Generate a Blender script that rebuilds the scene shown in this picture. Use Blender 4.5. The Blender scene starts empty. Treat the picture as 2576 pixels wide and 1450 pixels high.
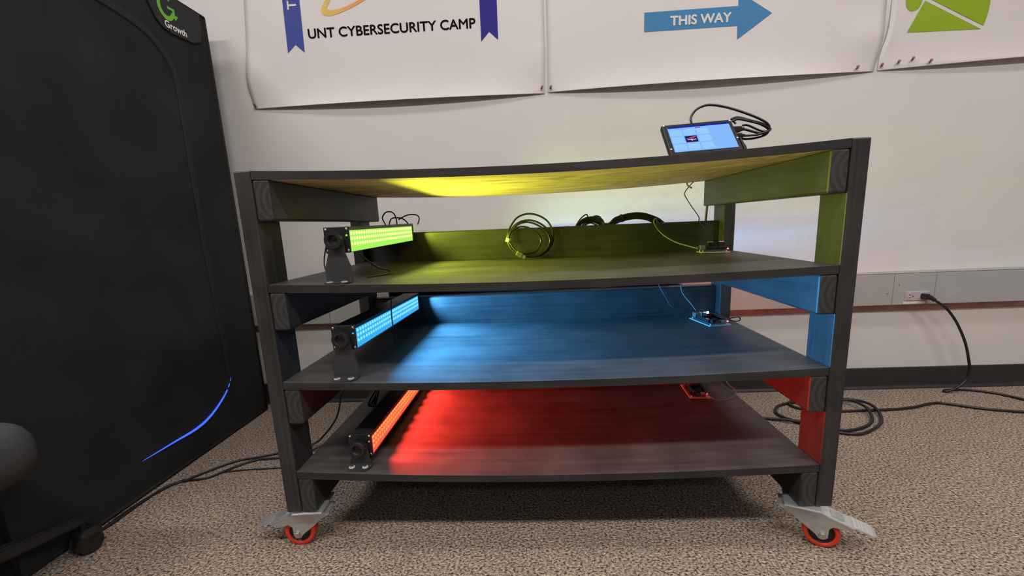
import bpy, bmesh, math, random
from mathutils import Vector, Matrix
R = math.radians
random.seed(7)
SC = bpy.context.scene
COL = SC.collection

# ------------------------------------------------------------------ camera
cam_d = bpy.data.cameras.new('camera')
cam = bpy.data.objects.new('camera', cam_d)
COL.objects.link(cam)
PITCH, YAW, ROLL = R(10.8165), R(-2.8149), R(-2.5003)
fw = Vector((math.sin(YAW)*math.cos(PITCH), math.cos(YAW)*math.cos(PITCH), -math.sin(PITCH)))
rt = Vector((math.cos(YAW), -math.sin(YAW), 0))
up = rt.cross(fw)
rt2 = math.cos(ROLL)*rt + math.sin(ROLL)*up
up2 = -math.sin(ROLL)*rt + math.cos(ROLL)*up
m = Matrix((rt2, up2, -fw)).transposed().to_4x4()
m.translation = Vector((0.6023, -0.9347, 0.8044))
cam.matrix_world = m
cam_d.sensor_width = 36
cam_d.lens = 1074.63/2576*36
cam_d.shift_x = -7.92/2576
cam_d.shift_y = 43.98/2576
cam_d.clip_start = 0.01
SC.camera = cam

# ------------------------------------------------------------------ world, room lights, exposure
w = bpy.data.worlds.new('room_ambient')
SC.world = w
w.use_nodes = True
bg = w.node_tree.nodes['Background']
bg.inputs[0].default_value = (1.0, 0.95, 0.92, 1)
bg.inputs[1].default_value = 0.12
SC.view_settings.view_transform = 'Standard'
SC.view_settings.look = 'None'
SC.view_settings.gamma = 1
SC.view_settings.use_curve_mapping = False
SC.view_settings.exposure = 0.0
SC.cycles.use_denoising = True
SC.cycles.max_bounces = 6
SC.cycles.sample_clamp_indirect = 4

def area(name, loc, sx, sy, power, col=(1.0, 0.965, 0.94)):
    l = bpy.data.lights.new(name, 'AREA')
    l.shape = 'RECTANGLE'; l.size = sx; l.size_y = sy; l.energy = power; l.color = col
    o = bpy.data.objects.new(name, l); COL.objects.link(o); o.location = loc
    return o
for lx in (-1.4, 0.7, 2.8):          # two ceiling strip lamp rows, plus an added rear fill for the lower wall
    area('ceiling_lamp_wall_row', (lx, -0.05, 3.12), 1.25, 0.26, 15)
    area('ceiling_lamp_front_row', (lx, -1.60, 3.12), 1.25, 0.26, 46)
    area('fill_lamp_rear_row', (lx, -3.90, 3.12), 1.25, 0.26, 8)

# ------------------------------------------------------------------ materials
def nt_new(name):
    mt = bpy.data.materials.new(name); mt.use_nodes = True
    nt = mt.node_tree
    return mt, nt, nt.nodes['Principled BSDF']

def mat(name, col, rough=0.5, metal=0.0, spec=0.5, noise=0.0, nscale=40, bump=0.0, emit=None, estr=0.0, trans=0.0, alpha=1.0):
    mt, nt, b = nt_new(name)
    b.inputs['Base Color'].default_value = (*col, 1)
    b.inputs['Roughness'].default_value = rough
    b.inputs['Metallic'].default_value = metal
    b.inputs['Specular IOR Level'].default_value = spec
    b.inputs['Transmission Weight'].default_value = trans
    b.inputs['Alpha'].default_value = alpha
    if emit:
        b.inputs['Emission Color'].default_value = (*emit, 1)
        b.inputs['Emission Strength'].default_value = estr
    if noise or bump:
        tc = nt.nodes.new('ShaderNodeTexCoord')
        n = nt.nodes.new('ShaderNodeTexNoise'); n.inputs['Scale'].default_value = nscale; n.inputs['Detail'].default_value = 6
        nt.links.new(tc.outputs['Object'], n.inputs['Vector'])
        if noise:
            r = nt.nodes.new('ShaderNodeValToRGB')
            r.color_ramp.elements[0].position = 0.3; r.color_ramp.elements[1].position = 0.7
            r.color_ramp.elements[0].color = (*[c*(1-noise) for c in col], 1)
            r.color_ramp.elements[1].color = (*[min(1, c*(1+noise)) for c in col], 1)
            nt.links.new(n.outputs['Fac'], r.inputs[0]); nt.links.new(r.outputs[0], b.inputs['Base Color'])
        if bump:
            bp = nt.nodes.new('ShaderNodeBump'); bp.inputs['Strength'].default_value = bump; bp.inputs['Distance'].default_value = 0.002
            nt.links.new(n.outputs['Fac'], bp.inputs['Height']); nt.links.new(bp.outputs[0], b.inputs['Normal'])
    return mt

def wood(name, c0, c1, axis, rough=0.5, scale=1.0, rings=0.0, bump=0.25, spec=0.4):
    """stained board: fibres stretched along one axis, soft blotches of stain"""
    mt, nt, b = nt_new(name)
    tc = nt.nodes.new('ShaderNodeTexCoord')
    mp = nt.nodes.new('ShaderNodeMapping')
    s = [90*scale, 90*scale, 90*scale]; s[axis] = 3*scale
    mp.inputs['Scale'].default_value = s
    nt.links.new(tc.outputs['Object'], mp.inputs['Vector'])
    n1 = nt.nodes.new('ShaderNodeTexNoise'); n1.inputs['Scale'].default_value = 1; n1.inputs['Detail'].default_value = 8; n1.inputs['Roughness'].default_value = 0.65
    nt.links.new(mp.outputs[0], n1.inputs['Vector'])
    n2 = nt.nodes.new('ShaderNodeTexNoise'); n2.inputs['Scale'].default_value = 7; n2.inputs['Detail'].default_value = 4
    nt.links.new(tc.outputs['Object'], n2.inputs['Vector'])
    mx = nt.nodes.new('ShaderNodeMath'); mx.operation = 'MULTIPLY_ADD'
    mx.inputs[1].default_value = 0.5
    nt.links.new(n2.outputs['Fac'], mx.inputs[0])
    hl = nt.nodes.new('ShaderNodeMath'); hl.operation = 'MULTIPLY'; hl.inputs[1].default_value = 0.5
    nt.links.new(n1.outputs['Fac'], hl.inputs[0]); nt.links.new(hl.outputs[0], mx.inputs[2])
    last = mx
    if rings:
        # cathedral figure of rotary-cut veneer
        mp2 = nt.nodes.new('ShaderNodeMapping'); sc = [7.0, 7.0, 7.0]; sc[axis] = 1.3
        mp2.inputs['Scale'].default_value = sc
        nt.links.new(tc.outputs['Object'], mp2.inputs['Vector'])
        n3 = nt.nodes.new('ShaderNodeTexNoise'); n3.inputs['Scale'].default_value = 1.0; n3.inputs['Detail'].default_value = 1.5; n3.inputs['Distortion'].default_value = 0.6
        nt.links.new(mp2.outputs[0], n3.inputs['Vector'])
        k = nt.nodes.new('ShaderNodeMath'); k.operation = 'MULTIPLY'; k.inputs[1].default_value = 95
        sn = nt.nodes.new('ShaderNodeMath'); sn.operation = 'SINE'
        nt.links.new(n3.outputs['Fac'], k.inputs[0]); nt.links.new(k.outputs[0], sn.inputs[0])
        ad = nt.nodes.new('ShaderNodeMath'); ad.operation = 'MULTIPLY_ADD'; ad.inputs[1].default_value = rings
        nt.links.new(sn.outputs[0], ad.inputs[0]); nt.links.new(mx.outputs[0], ad.inputs[2])
        last = ad
    r = nt.nodes.new('ShaderNodeValToRGB')
    r.color_ramp.elements[0].position = 0.33; r.color_ramp.elements[1].position = 0.68
    r.color_ramp.elements[0].color = (*c0, 1); r.color_ramp.elements[1].color = (*c1, 1)
    nt.links.new(last.outputs[0], r.inputs[0]); nt.links.new(r.outputs[0], b.inputs['Base Color'])
    bp = nt.nodes.new('ShaderNodeBump'); bp.inputs['Strength'].default_value = bump; bp.inputs['Distance'].default_value = 0.001
    nt.links.new(n1.outputs['Fac'], bp.inputs['Height']); nt.links.new(bp.outputs[0], b.inputs['Normal'])
    b.inputs['Roughness'].default_value = rough
    b.inputs['Specular IOR Level'].default_value = spec
    return mt

def end_grain(name):
    mt, nt, b = nt_new(name)
    tc = nt.nodes.new('ShaderNodeTexCoord')
    mp = nt.nodes.new('ShaderNodeMapping'); mp.inputs['Location'].default_value = (-1.5, 0, -1.1); mp.inputs['Scale'].default_value = (1, 0, 2.2)
    nt.links.new(tc.outputs['Generated'], mp.inputs['Vector'])
    wv = nt.nodes.new('ShaderNodeTexWave'); wv.wave_type = 'RINGS'; wv.rings_direction = 'SPHERICAL'
    wv.inputs['Scale'].default_value = 0.85; wv.inputs['Distortion'].default_value = 0.8; wv.inputs['Detail'].default_value = 2
    nt.links.new(mp.outputs[0], wv.inputs['Vector'])
    r = nt.nodes.new('ShaderNodeValToRGB')
    r.color_ramp.elements[0].color = (0.020, 0.019, 0.019, 1); r.color_ramp.elements[1].color = (0.040, 0.038, 0.038, 1)
    nt.links.new(wv.outputs['Fac'], r.inputs[0]); nt.links.new(r.outputs[0], b.inputs['Base Color'])
    b.inputs['Roughness'].default_value = 0.75
    return mt

def carpet_mat():
    mt, nt, b = nt_new('loop_carpet')
    tc = nt.nodes.new('ShaderNodeTexCoord')
    mp = nt.nodes.new('ShaderNodeMapping'); mp.inputs['Scale'].default_value = (1.0, 1.25, 1.0)
    nt.links.new(tc.outputs['Object'], mp.inputs['Vector'])
    n1 = nt.nodes.new('ShaderNodeTexNoise'); n1.inputs['Scale'].default_value = 150; n1.inputs['Detail'].default_value = 3; n1.inputs['Roughness'].default_value = 0.6
    nt.links.new(mp.outputs[0], n1.inputs['Vector'])
    v = nt.nodes.new('ShaderNodeTexVoronoi'); v.inputs['Scale'].default_value = 170
    nt.links.new(mp.outputs[0], v.inputs['Vector'])
    n2 = nt.nodes.new('ShaderNodeTexNoise'); n2.inputs['Scale'].default_value = 9; n2.inputs['Detail'].default_value = 3
    nt.links.new(tc.outputs['Object'], n2.inputs['Vector'])
    r = nt.nodes.new('ShaderNodeValToRGB'); cr = r.color_ramp
    cr.elements[0].position = 0.36; cr.elements[0].color = (0.045, 0.032, 0.025, 1)
    cr.elements[1].position = 0.66; cr.elements[1].color = (0.60, 0.49, 0.40, 1)
    e = cr.elements.new(0.46); e.color = (0.26, 0.20, 0.16, 1)
    e = cr.elements.new(0.55); e.color = (0.40, 0.32, 0.255, 1)
    nt.links.new(n1.outputs['Fac'], r.inputs[0])
    r2 = nt.nodes.new('ShaderNodeValToRGB')
    r2.color_ramp.elements[0].color = (0.80, 0.80, 0.82, 1); r2.color_ramp.elements[1].color = (1.12, 1.1, 1.06, 1)
    nt.links.new(n2.outputs['Fac'], r2.inputs[0])
    mu = nt.nodes.new('ShaderNodeMix'); mu.data_type = 'RGBA'; mu.blend_type = 'MULTIPLY'; mu.inputs[0].default_value = 1
    nt.links.new(r.outputs[0], mu.inputs[6]); nt.links.new(r2.outputs[0], mu.inputs[7])
    nt.links.new(mu.outputs[2], b.inputs['Base Color'])
    ad = nt.nodes.new('ShaderNodeMath'); ad.operation = 'SUBTRACT'
    nt.links.new(n1.outputs['Fac'], ad.inputs[0]); nt.links.new(v.outputs['Distance'], ad.inputs[1])
    bp = nt.nodes.new('ShaderNodeBump'); bp.inputs['Strength'].default_value = 0.9; bp.inputs['Distance'].default_value = 0.004
    nt.links.new(ad.outputs[0], bp.inputs['Height']); nt.links.new(bp.outputs[0], b.inputs['Normal'])
    b.inputs['Roughness'].default_value = 0.95; b.inputs['Specular IOR Level'].default_value = 0.1
    return mt

def emis(name, col, s):
    mt = bpy.data.materials.new(name); mt.use_nodes = True
    nt = mt.node_tree; nt.nodes.clear()
    e = nt.nodes.new('ShaderNodeEmission'); e.inputs[0].default_value = (*col, 1); e.inputs[1].default_value = s
    o = nt.nodes.new('ShaderNodeOutputMaterial'); nt.links.new(e.outputs[0], o.inputs[0])
    return mt

M = {}
M['wall'] = mat('painted_wall', (0.640, 0.603, 0.572), 0.6, noise=0.025, nscale=3, bump=0.05)
M['ceiling'] = mat('ceiling_tile', (0.75, 0.73, 0.7), 0.9)
M['carpet'] = carpet_mat()
M['base'] = mat('rubber_cove_base', (0.022, 0.021, 0.022), 0.55, noise=0.15, nscale=60)
M['pinkstrip'] = mat('pinkish_brown_strip', (0.42, 0.25, 0.22), 0.8, noise=0.2, nscale=25)
M['raceway'] = mat('grey_raceway_paint', (0.36, 0.355, 0.33), 0.5, noise=0.03, nscale=12)
M['racelip'] = mat('pale_raceway_lip', (0.50, 0.48, 0.44), 0.5)
M['outlet'] = mat('grey_outlet_plastic', (0.42, 0.38, 0.37), 0.4)
M['label'] = mat('white_label', (0.7, 0.67, 0.6), 0.6)
M['dark'] = mat('dark_slot', (0.01, 0.01, 0.01), 0.6)
M['poster'] = mat('poster_paper', (0.63, 0.575, 0.565), 0.45, noise=0.015, nscale=4)
M['ink'] = mat('black_ink', (0.006, 0.004, 0.006), 0.7, spec=0.05)
M['ribbon'] = mat('ribbon_blue_ink', (0.052, 0.072, 0.30), 0.6, spec=0.15)
M['ribbon2'] = mat('ribbon_violet_ink', (0.032, 0.022, 0.22), 0.6, spec=0.15)
M['arrow'] = mat('arrow_blue_ink', (0.060, 0.21, 0.42), 0.6, spec=0.15)
M['green'] = mat('leaf_green_ink', (0.25, 0.36, 0.018), 0.6, spec=0.15)
M['paleprint'] = mat('pale_print', (0.62, 0.60, 0.58), 0.45)
def swoosh_mat():
    mt, nt, b = nt_new('swoosh_gold_ink')
    tc = nt.nodes.new('ShaderNodeTexCoord'); sp = nt.nodes.new('ShaderNodeSeparateXYZ')
    nt.links.new(tc.outputs['Generated'], sp.inputs[0])
    r = nt.nodes.new('ShaderNodeValToRGB')
    r.color_ramp.elements[1].position = 0.4; r.color_ramp.elements[0].color = (0.62, 0.44, 0.06, 1); r.color_ramp.elements[1].color = (0.70, 0.25, 0.02, 1)
    nt.links.new(sp.outputs[0], r.inputs[0]); nt.links.new(r.outputs[0], b.inputs['Base Color'])
    b.inputs['Roughness'].default_value = 0.45
    return mt
M['swoosh'] = swoosh_mat()
M['pin'] = mat('copper_pin', (0.30, 0.12, 0.07), 0.4)
BL0, BL1 = (0.013, 0.0125, 0.0125), (0.050, 0.047, 0.046)
M['wx'] = wood('black_stain_x', BL0, BL1, 0)
M['wy'] = wood('black_stain_y', BL0, BL1, 1)
M['wz'] = wood('black_stain_z', BL0, BL1, 2)
M['ply'] = wood('black_stain_shelf', (0.036, 0.034, 0.033), (0.098, 0.093, 0.090), 0, rough=0.5, scale=0.6, bump=0.1, spec=0.15)
M['plyraw'] = wood('raw_plywood_underside', (0.48, 0.32, 0.17), (0.76, 0.56, 0.34), 0, rough=0.7, scale=0.5, rings=0.2, bump=0.1, spec=0.2)
M['plyedge'] = wood('ply_edge_stain', (0.010, 0.0095, 0.0095), (0.040, 0.037, 0.036), 0, rough=0.65, scale=1.2)
M['endg'] = end_grain('black_end_grain')
M['zinc'] = mat('zinc_plate', (0.50, 0.51, 0.51), 0.36, metal=0.65, noise=0.06, nscale=60)
M['zincb'] = mat('bright_zinc', (0.72, 0.75, 0.75), 0.30, metal=0.75)
M['tread'] = mat('red_polyurethane', (0.68, 0.038, 0.012), 0.4)
M['hub'] = mat('black_wheel_core', (0.012, 0.010, 0.012), 0.5)
M['housing'] = mat('black_lamp_housing', (0.014, 0.014, 0.015), 0.42)
M['bracket'] = mat('dark_grey_bracket', (0.035, 0.035, 0.037), 0.55, noise=0.1, nscale=200)
M['screw'] = mat('steel_screw', (0.62, 0.60, 0.55), 0.3, metal=1.0)
M['washer'] = mat('pale_washer', (0.62, 0.60, 0.58), 0.4, metal=0.2)
M['cable'] = mat('black_cable', (0.012, 0.012, 0.013), 0.38)
M['cableg'] = mat('grey_cable', (0.10, 0.095, 0.095), 0.45)
M['cableb'] = mat('brown_cable', (0.09, 0.045, 0.035), 0.5)
M['cordw'] = mat('power_cord', (0.010, 0.009, 0.010), 0.4)
M['tent'] = None
M['acrylic'] = mat('clear_acrylic', (0.75, 0.80, 0.80), 0.12, alpha=0.55)
M['pcb'] = mat('circuit_board', (0.012, 0.035, 0.045), 0.4, noise=0.3, nscale=500)
M['header'] = mat('black_header', (0.010, 0.010, 0.011), 0.45)
M['metal'] = mat('shiny_connector', (0.60, 0.58, 0.54), 0.3, metal=0.9)
M['ledred'] = emis('red_indicator', (1.0, 0.03, 0.05), 14)
M['ledwhite'] = emis('white_indicator', (0.85, 0.75, 1.0), 40)
M['case'] = mat('black_screen_case', (0.006, 0.006, 0.007), 0.4, spec=0.25)
M['fabric'] = mat('grey_chair_fabric', (0.060, 0.060, 0.061), 0.95, spec=0.1, noise=0.25, nscale=600, bump=0.5)
M['plastic'] = mat('black_chair_plastic', (0.012, 0.012, 0.012), 0.45)

def tent_mat():
    mt, nt, b = nt_new('black_tent_fabric')
    tc = nt.nodes.new('ShaderNodeTexCoord')
    n = nt.nodes.new('ShaderNodeTexNoise'); n.inputs['Scale'].default_value = 420; n.inputs['Detail'].default_value = 2
    n2 = nt.nodes.new('ShaderNodeTexNoise'); n2.inputs['Scale'].default_value = 5; n2.inputs['Detail'].default_value = 3
    nt.links.new(tc.outputs['Object'], n.inputs['Vector']); nt.links.new(tc.outputs['Object'], n2.inputs['Vector'])
    ad = nt.nodes.new('ShaderNodeMath'); ad.operation = 'MULTIPLY_ADD'; ad.inputs[1].default_value = 0.4
    nt.links.new(n.outputs['Fac'], ad.inputs[0]); 
    hl = nt.nodes.new('ShaderNodeMath'); hl.operation = 'MULTIPLY'; hl.inputs[1].default_value = 0.6
    nt.links.new(n2.outputs['Fac'], hl.inputs[0]); nt.links.new(hl.outputs[0], ad.inputs[2])
    r = nt.nodes.new('ShaderNodeValToRGB')
    r.color_ramp.elements[0].position = 0.3; r.color_ramp.elements[1].position = 0.72
    r.color_ramp.elements[0].color = (0.010, 0.010, 0.010, 1); r.color_ramp.elements[1].color = (0.026, 0.026, 0.026, 1)
    nt.links.new(ad.outputs[0], r.inputs[0]); nt.links.new(r.outputs[0], b.inputs['Base Color'])
    bp = nt.nodes.new('ShaderNodeBump'); bp.inputs['Strength'].default_value = 0.3; bp.inputs['Distance'].default_value = 0.001
    nt.links.new(n.outputs['Fac'], bp.inputs['Height']); nt.links.new(bp.outputs[0], b.inputs['Normal'])
    b.inputs['Roughness'].default_value = 0.85; b.inputs['Specular IOR Level'].default_value = 0.25
    return mt
M['tent'] = tent_mat()
M['zip'] = mat('zipper_tape', (0.007, 0.007, 0.007), 0.75)
M['patch'] = mat('label_patch', (0.016, 0.016, 0.017), 0.8)
M['white'] = mat('white_print', (0.75, 0.75, 0.73), 0.6)
def lime_mat():
    mt, nt, b = nt_new('lime_print')
    tc = nt.nodes.new('ShaderNodeTexCoord'); sp = nt.nodes.new('ShaderNodeSeparateXYZ')
    nt.links.new(tc.outputs['Generated'], sp.inputs[0])
    r = nt.nodes.new('ShaderNodeValToRGB')
    r.color_ramp.elements[0].color = (0.18, 0.48, 0.02, 1); r.color_ramp.elements[1].color = (0.05, 0.38, 0.10, 1)
    nt.links.new(sp.outputs[2], r.inputs[0]); nt.links.new(r.outputs[0], b.inputs['Base Color'])
    return mt
M['lime'] = lime_mat()
M['slit'] = emis('blue_light_inside_tent', (0.06, 0.16, 1.0), 1.1)
M['slit2'] = emis('violet_light_inside_tent', (0.10, 0.08, 0.80), 0.9)

# ------------------------------------------------------------------ mesh helpers
def setp(o, **k):
    for a, v in k.items():
        if v is not None: o[a] = v
    return o

def world_origin(p):
    v = Vector((0, 0, 0))
    while p is not None:
        v = v + p.location; p = p.parent
    return v

def obj(name, bm, mats, parent=None, smooth=False, loc=None, **props):
    """link a bmesh (verts in world metres) as one object; origin = parent's origin, or loc"""
    me = bpy.data.meshes.new(name)
    org = world_origin(parent) if parent is not None else Vector(loc or (0, 0, 0))
    bmesh.ops.translate(bm, verts=bm.verts, vec=-org)
    bm.normal_update(); bm.to_mesh(me); bm.free()
    if not isinstance(mats, (list, tuple)): mats = [mats]
    for x in mats: me.materials.append(x)
    if smooth:
        for p in me.polygons: p.use_smooth = True
    o = bpy.data.objects.new(name, me); COL.objects.link(o)
    if parent is not None: o.parent = parent
    else: o.location = org
    setp(o, **props)
    return o

def thing(name, label, cat, loc, group=None):
    o = bpy.data.objects.new(name, None); COL.objects.link(o)
    o.empty_display_size = 0.05; o.location = loc
    return setp(o, label=label, category=cat, group=group)

def B(x0, x1, y0, y1, z0, z1, bev=0.0, bm=None, seg=2, mi=0):
    bm2 = bmesh.new()
    bmesh.ops.create_cube(bm2, size=1)
    for v in bm2.verts:
        v.co = Vector(((x0+x1)/2 + v.co.x*(x1-x0), (y0+y1)/2 + v.co.y*(y1-y0), (z0+z1)/2 + v.co.z*(z1-z0)))
    if bev: bmesh.ops.bevel(bm2, geom=bm2.edges[:], offset=bev, segments=seg, profile=0.5, affect='EDGES')
    for f in bm2.faces: f.material_index = mi
    return join(bm, bm2)

def join(bm, bm2):
    if bm is None: return bm2
    me = bpy.data.meshes.new('t'); bm2.to_mesh(me); bm2.free(); bm.from_mesh(me); bpy.data.meshes.remove(me)
    return bm

def xf(bm, mtx):
    bmesh.ops.transform(bm, matrix=mtx, verts=bm.verts); return bm

def lathe(profile, seg=24, axis='z', center=(0, 0, 0), bm=None, mi=0, closed=False):
    """profile of (radius, height) revolved about an axis"""
    b2 = bmesh.new(); rings = []
    for r, h in profile:
        ring = []
        for i in range(seg):
            a = 2*math.pi*i/seg
            p = (r*math.cos(a), r*math.sin(a), h)
            if axis == 'y': p = (p[0], p[2], p[1])
            if axis == 'x': p = (p[2], p[0], p[1])
            ring.append(b2.verts.new(Vector(p)+Vector(center)))
        rings.append(ring)
    for a, b in zip(rings, rings[1:]):
        for i in range(seg): b2.faces.new((a[i], a[(i+1) % seg], b[(i+1) % seg], b[i]))
    if closed:
        a, b = rings[-1], rings[0]
        for i in range(seg): b2.faces.new((a[i], a[(i+1) % seg], b[(i+1) % seg], b[i]))
    else:
        b2.faces.new(rings[0][::-1]); b2.faces.new(rings[-1])
    bmesh.ops.recalc_face_normals(b2, faces=b2.faces)
    for f in b2.faces: f.material_index = mi
    return join(bm, b2)

def prism(pts, d0, d1, plane='xz', bm=None, mi=0):
    """polygon extruded from d0 to d1 along the axis missing in plane"""
    b2 = bmesh.new()
    def P(a, b, d):
        return Vector((a, d, b)) if plane == 'xz' else Vector((d, a, b)) if plane == 'yz' else Vector((a, b, d))
    A = [b2.verts.new(P(a, b, d0)) for a, b in pts]; C = [b2.verts.new(P(a, b, d1)) for a, b in pts]
    n = len(pts)
    b2.faces.new(A); b2.faces.new(C[::-1])
    for i in range(n): b2.faces.new((A[i], C[i], C[(i+1) % n], A[(i+1) % n]))
    bmesh.ops.recalc_face_normals(b2, faces=b2.faces)
    for f in b2.faces: f.material_index = mi
    return join(bm, b2)

def crom(pts, n=8, closed=False):
    P = [Vector(p) for p in pts]; out = []
    N = len(P); rng = range(N if closed else N-1)
    for i in rng:
        if closed: p0, p1, p2, p3 = P[i-1], P[i], P[(i+1) % N], P[(i+2) % N]
        else: p0, p1, p2, p3 = P[max(i-1, 0)], P[i], P[i+1], P[min(i+2, N-1)]
        for k in range(n):
            t = k/n
            out.append(0.5*((2*p1)+(-p0+p2)*t+(2*p0-5*p1+4*p2-p3)*t*t+(-p0+3*p1-3*p2+p3)*t**3))
    if not closed: out.append(P[-1])
    return out

def tube(pts, r, n=6, seg=8, bm=None, closed=False, smooth=True, mi=0, clampz=None):
    P = crom(pts, n, closed) if smooth else [Vector(p) for p in pts]
    if clampz is not None:
        for p in P: p.z = max(p.z, clampz)
    b2 = bmesh.new(); rings = []; N = len(P)
    t0 = (P[1]-P[0]).normalized(); nrm = t0.orthogonal().normalized()
    for i in range(N):
        if closed: t = (P[(i+1) % N]-P[i-1]).normalized()
        else: t = (P[min(i+1, N-1)]-P[max(i-1, 0)]).normalized()
        nrm = (nrm-t*nrm.dot(t)).normalized(); bn = t.cross(nrm)
        rings.append([b2.verts.new(P[i]+(nrm*math.cos(2*math.pi*k/seg)+bn*math.sin(2*math.pi*k/seg))*r) for k in range(seg)])
    pr = list(zip(rings, rings[1:]))
    if closed: pr.append((rings[-1], rings[0]))
    for a, b in pr:
        for k in range(seg): b2.faces.new((a[k], a[(k+1) % seg], b[(k+1) % seg], b[k]))
    if not closed: b2.faces.new(rings[0][::-1]); b2.faces.new(rings[-1])
    for f in b2.faces: f.material_index = mi; f.smooth = True
    return join(bm, b2)

def strip(L, Rr, mapf, bm=None, mi=0):
    b2 = bmesh.new()
    a = [b2.verts.new(mapf(*p)) for p in L]; b = [b2.verts.new(mapf(*p)) for p in Rr]
    for i in range(len(a)-1): b2.faces.new((a[i], b[i], b[i+1], a[i+1]))
    for f in b2.faces: f.material_index = mi
    return join(bm, b2)

def poly(pts, mapf):
    b2 = bmesh.new()
    b2.faces.new([b2.verts.new(mapf(*p)) for p in pts])
    bmesh.ops.triangulate(b2, faces=b2.faces[:])
    return b2

def text_bm(txt, x0, x1, z0, z1, mapf, bold=0.0, rot=0, shear=0.0, nrm=(0, -1, 0)):
    """letters fitted in the box x0..x1, z0..z1 of a flat surface; mapf puts (x, z) into the room"""
    cu = bpy.data.curves.new('t', 'FONT'); cu.body = txt; cu.size = 1; cu.resolution_u = 4
    to = bpy.data.objects.new('t', cu); COL.objects.link(to)
    dg = bpy.context.evaluated_depsgraph_get(); dg.update()
    me = bpy.data.meshes.new_from_object(to.evaluated_get(dg))
    bm = bmesh.new(); bm.from_mesh(me)
    bpy.data.meshes.remove(me); bpy.data.objects.remove(to); bpy.data.curves.remove(cu)
    for v in bm.verts:
        if rot == 90: v.co = Vector((-v.co.y, v.co.x, v.co.z))
    if bold:        # heavier strokes: shifted copies of the outlines
        me = bpy.data.meshes.new('t'); bm.to_mesh(me)
        for q, (dx, dy) in enumerate(((bold, 0), (-bold, 0), (0, bold), (0, -bold))):
            n0 = len(bm.verts); bm.from_mesh(me); bm.verts.ensure_lookup_table()
            for v in bm.verts[n0:]: v.co.x += dx; v.co.y += dy; v.co.z = 0.0001*(q+1)
        bpy.data.meshes.remove(me)
    ax = min(v.co.x for v in bm.verts); bx = max(v.co.x for v in bm.verts)
    ay = min(v.co.y for v in bm.verts); by = max(v.co.y for v in bm.verts)
    for v in bm.verts:
        s, t = (v.co.x-ax)/(bx-ax), (v.co.y-ay)/(by-ay)
        v.co = mapf(x0+(x1-x0)*s, z0+(z1-z0)*t+shear*s) + Vector(nrm)*v.co.z
    return bm

# ------------------------------------------------------------------ room
YW = 0.968            # wall surface
bm = bmesh.new()
bmesh.ops.create_grid(bm, x_segments=1, y_segments=1, size=1)
xf(bm, Matrix.Translation((0.8, -1.6, 0)) @ Matrix.Diagonal((4.2, 2.7, 1, 1)))
obj('floor', bm, M['carpet'], kind='structure')
obj('wall_back', B(-3.4, 5.0, YW, YW+0.12, 0, 3.16), M['wall'], kind='structure')
obj('ceiling', B(-3.4, 5.0, -4.3, YW, 3.16, 3.21), M['ceiling'], kind='structure')
# rubber cove base: flat band with a curved toe
prof = [(YW, 0.0), (YW-0.016, 0.0), (YW-0.016, 0.003), (YW-0.010, 0.006), (YW-0.006, 0.012), (YW-0.005, 0.020), (YW-0.005, 0.095), (YW-0.003, 0.0985), (YW, 0.0985)]
obj('trim_1', B(-1.2, 5.0, YW-0.003, YW, 0.360, 0.394), M['pinkstrip'], kind='structure')  # thin pinkish brown strip along the wall under the raceway
obj('baseboard_back', prism(prof, -3.4, 5.0, 'yz'), M['base'], kind='structure')

# surface raceway on the wall
YR = 0.930
rw = thing('wall_raceway', 'long grey metal raceway running along the white wall behind the cart', 'raceway', (0.8, YR, 0.392))
seams = [-1.2, -0.337, 1.10, 2.126, 2.297, 3.4, 5.0]
for a, b in zip(seams, seams[1:]):
    obj('cover_panel', B(a+0.0008, b-0.0008, YR, YW, 0.393, 0.526, 0.0012), M['raceway'], rw)
obj('top_lip', B(-1.2, 5.0, YR+0.004, YW, 0.527, 0.541, 0.003), M['racelip'], rw)
out = obj('outlet', B(2.176, 2.274, YR-0.004, YR+0.002, 0.409, 0.450, 0.003), M['outlet'], rw, label='duplex outlet set sideways in the raceway')
for cx in (2.196, 2.250):
    bmx = lathe([(0.0165, -0.0015), (0.0165, 0.0), (0.015, 0.001)], 20, 'y', (cx, YR-0.004, 0.4295))
    obj('receptacle', bmx, M['outlet'], out)
    bmx = B(cx-0.008, cx+0.000, YR-0.0058, YR-0.004, 0.4345, 0.4370)
    B(cx-0.008, cx+0.000, YR-0.0058, YR-0.004, 0.4220, 0.4240, bm=bmx)
    lathe([(0.0026, -0.0022), (0.0026, 0)], 10, 'y', (cx+0.0085, YR-0.0038, 0.4295), bmx)
    obj('slot', bmx, M['dark'], out)
obj('label_strip', B(2.172, 2.262, YR-0.001, YR+0.001, 0.396, 0.407), M['label'], rw, label='white label strip under the outlet')
bmx = B(2.101, 2.107, YR-0.0006, YR, 0.441, 0.4425)
xf(bmx, Matrix.Translation((2.104, 0, 0.442)) @ Matrix.Rotation(R(-15), 4, 'Y') @ Matrix.Translation((-2.104, 0, -0.442)))
obj('pen_mark', bmx, M['dark'], rw)
obj('pen_mark', B(2.100, 2.1016, YR-0.0006, YR, 0.4415, 0.446), M['dark'], rw)
bmx = B(2.146, 2.1474, YR-0.0006, YR, 0.474, 0.484)
obj('pen_mark', bmx, M['dark'], rw)

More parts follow.
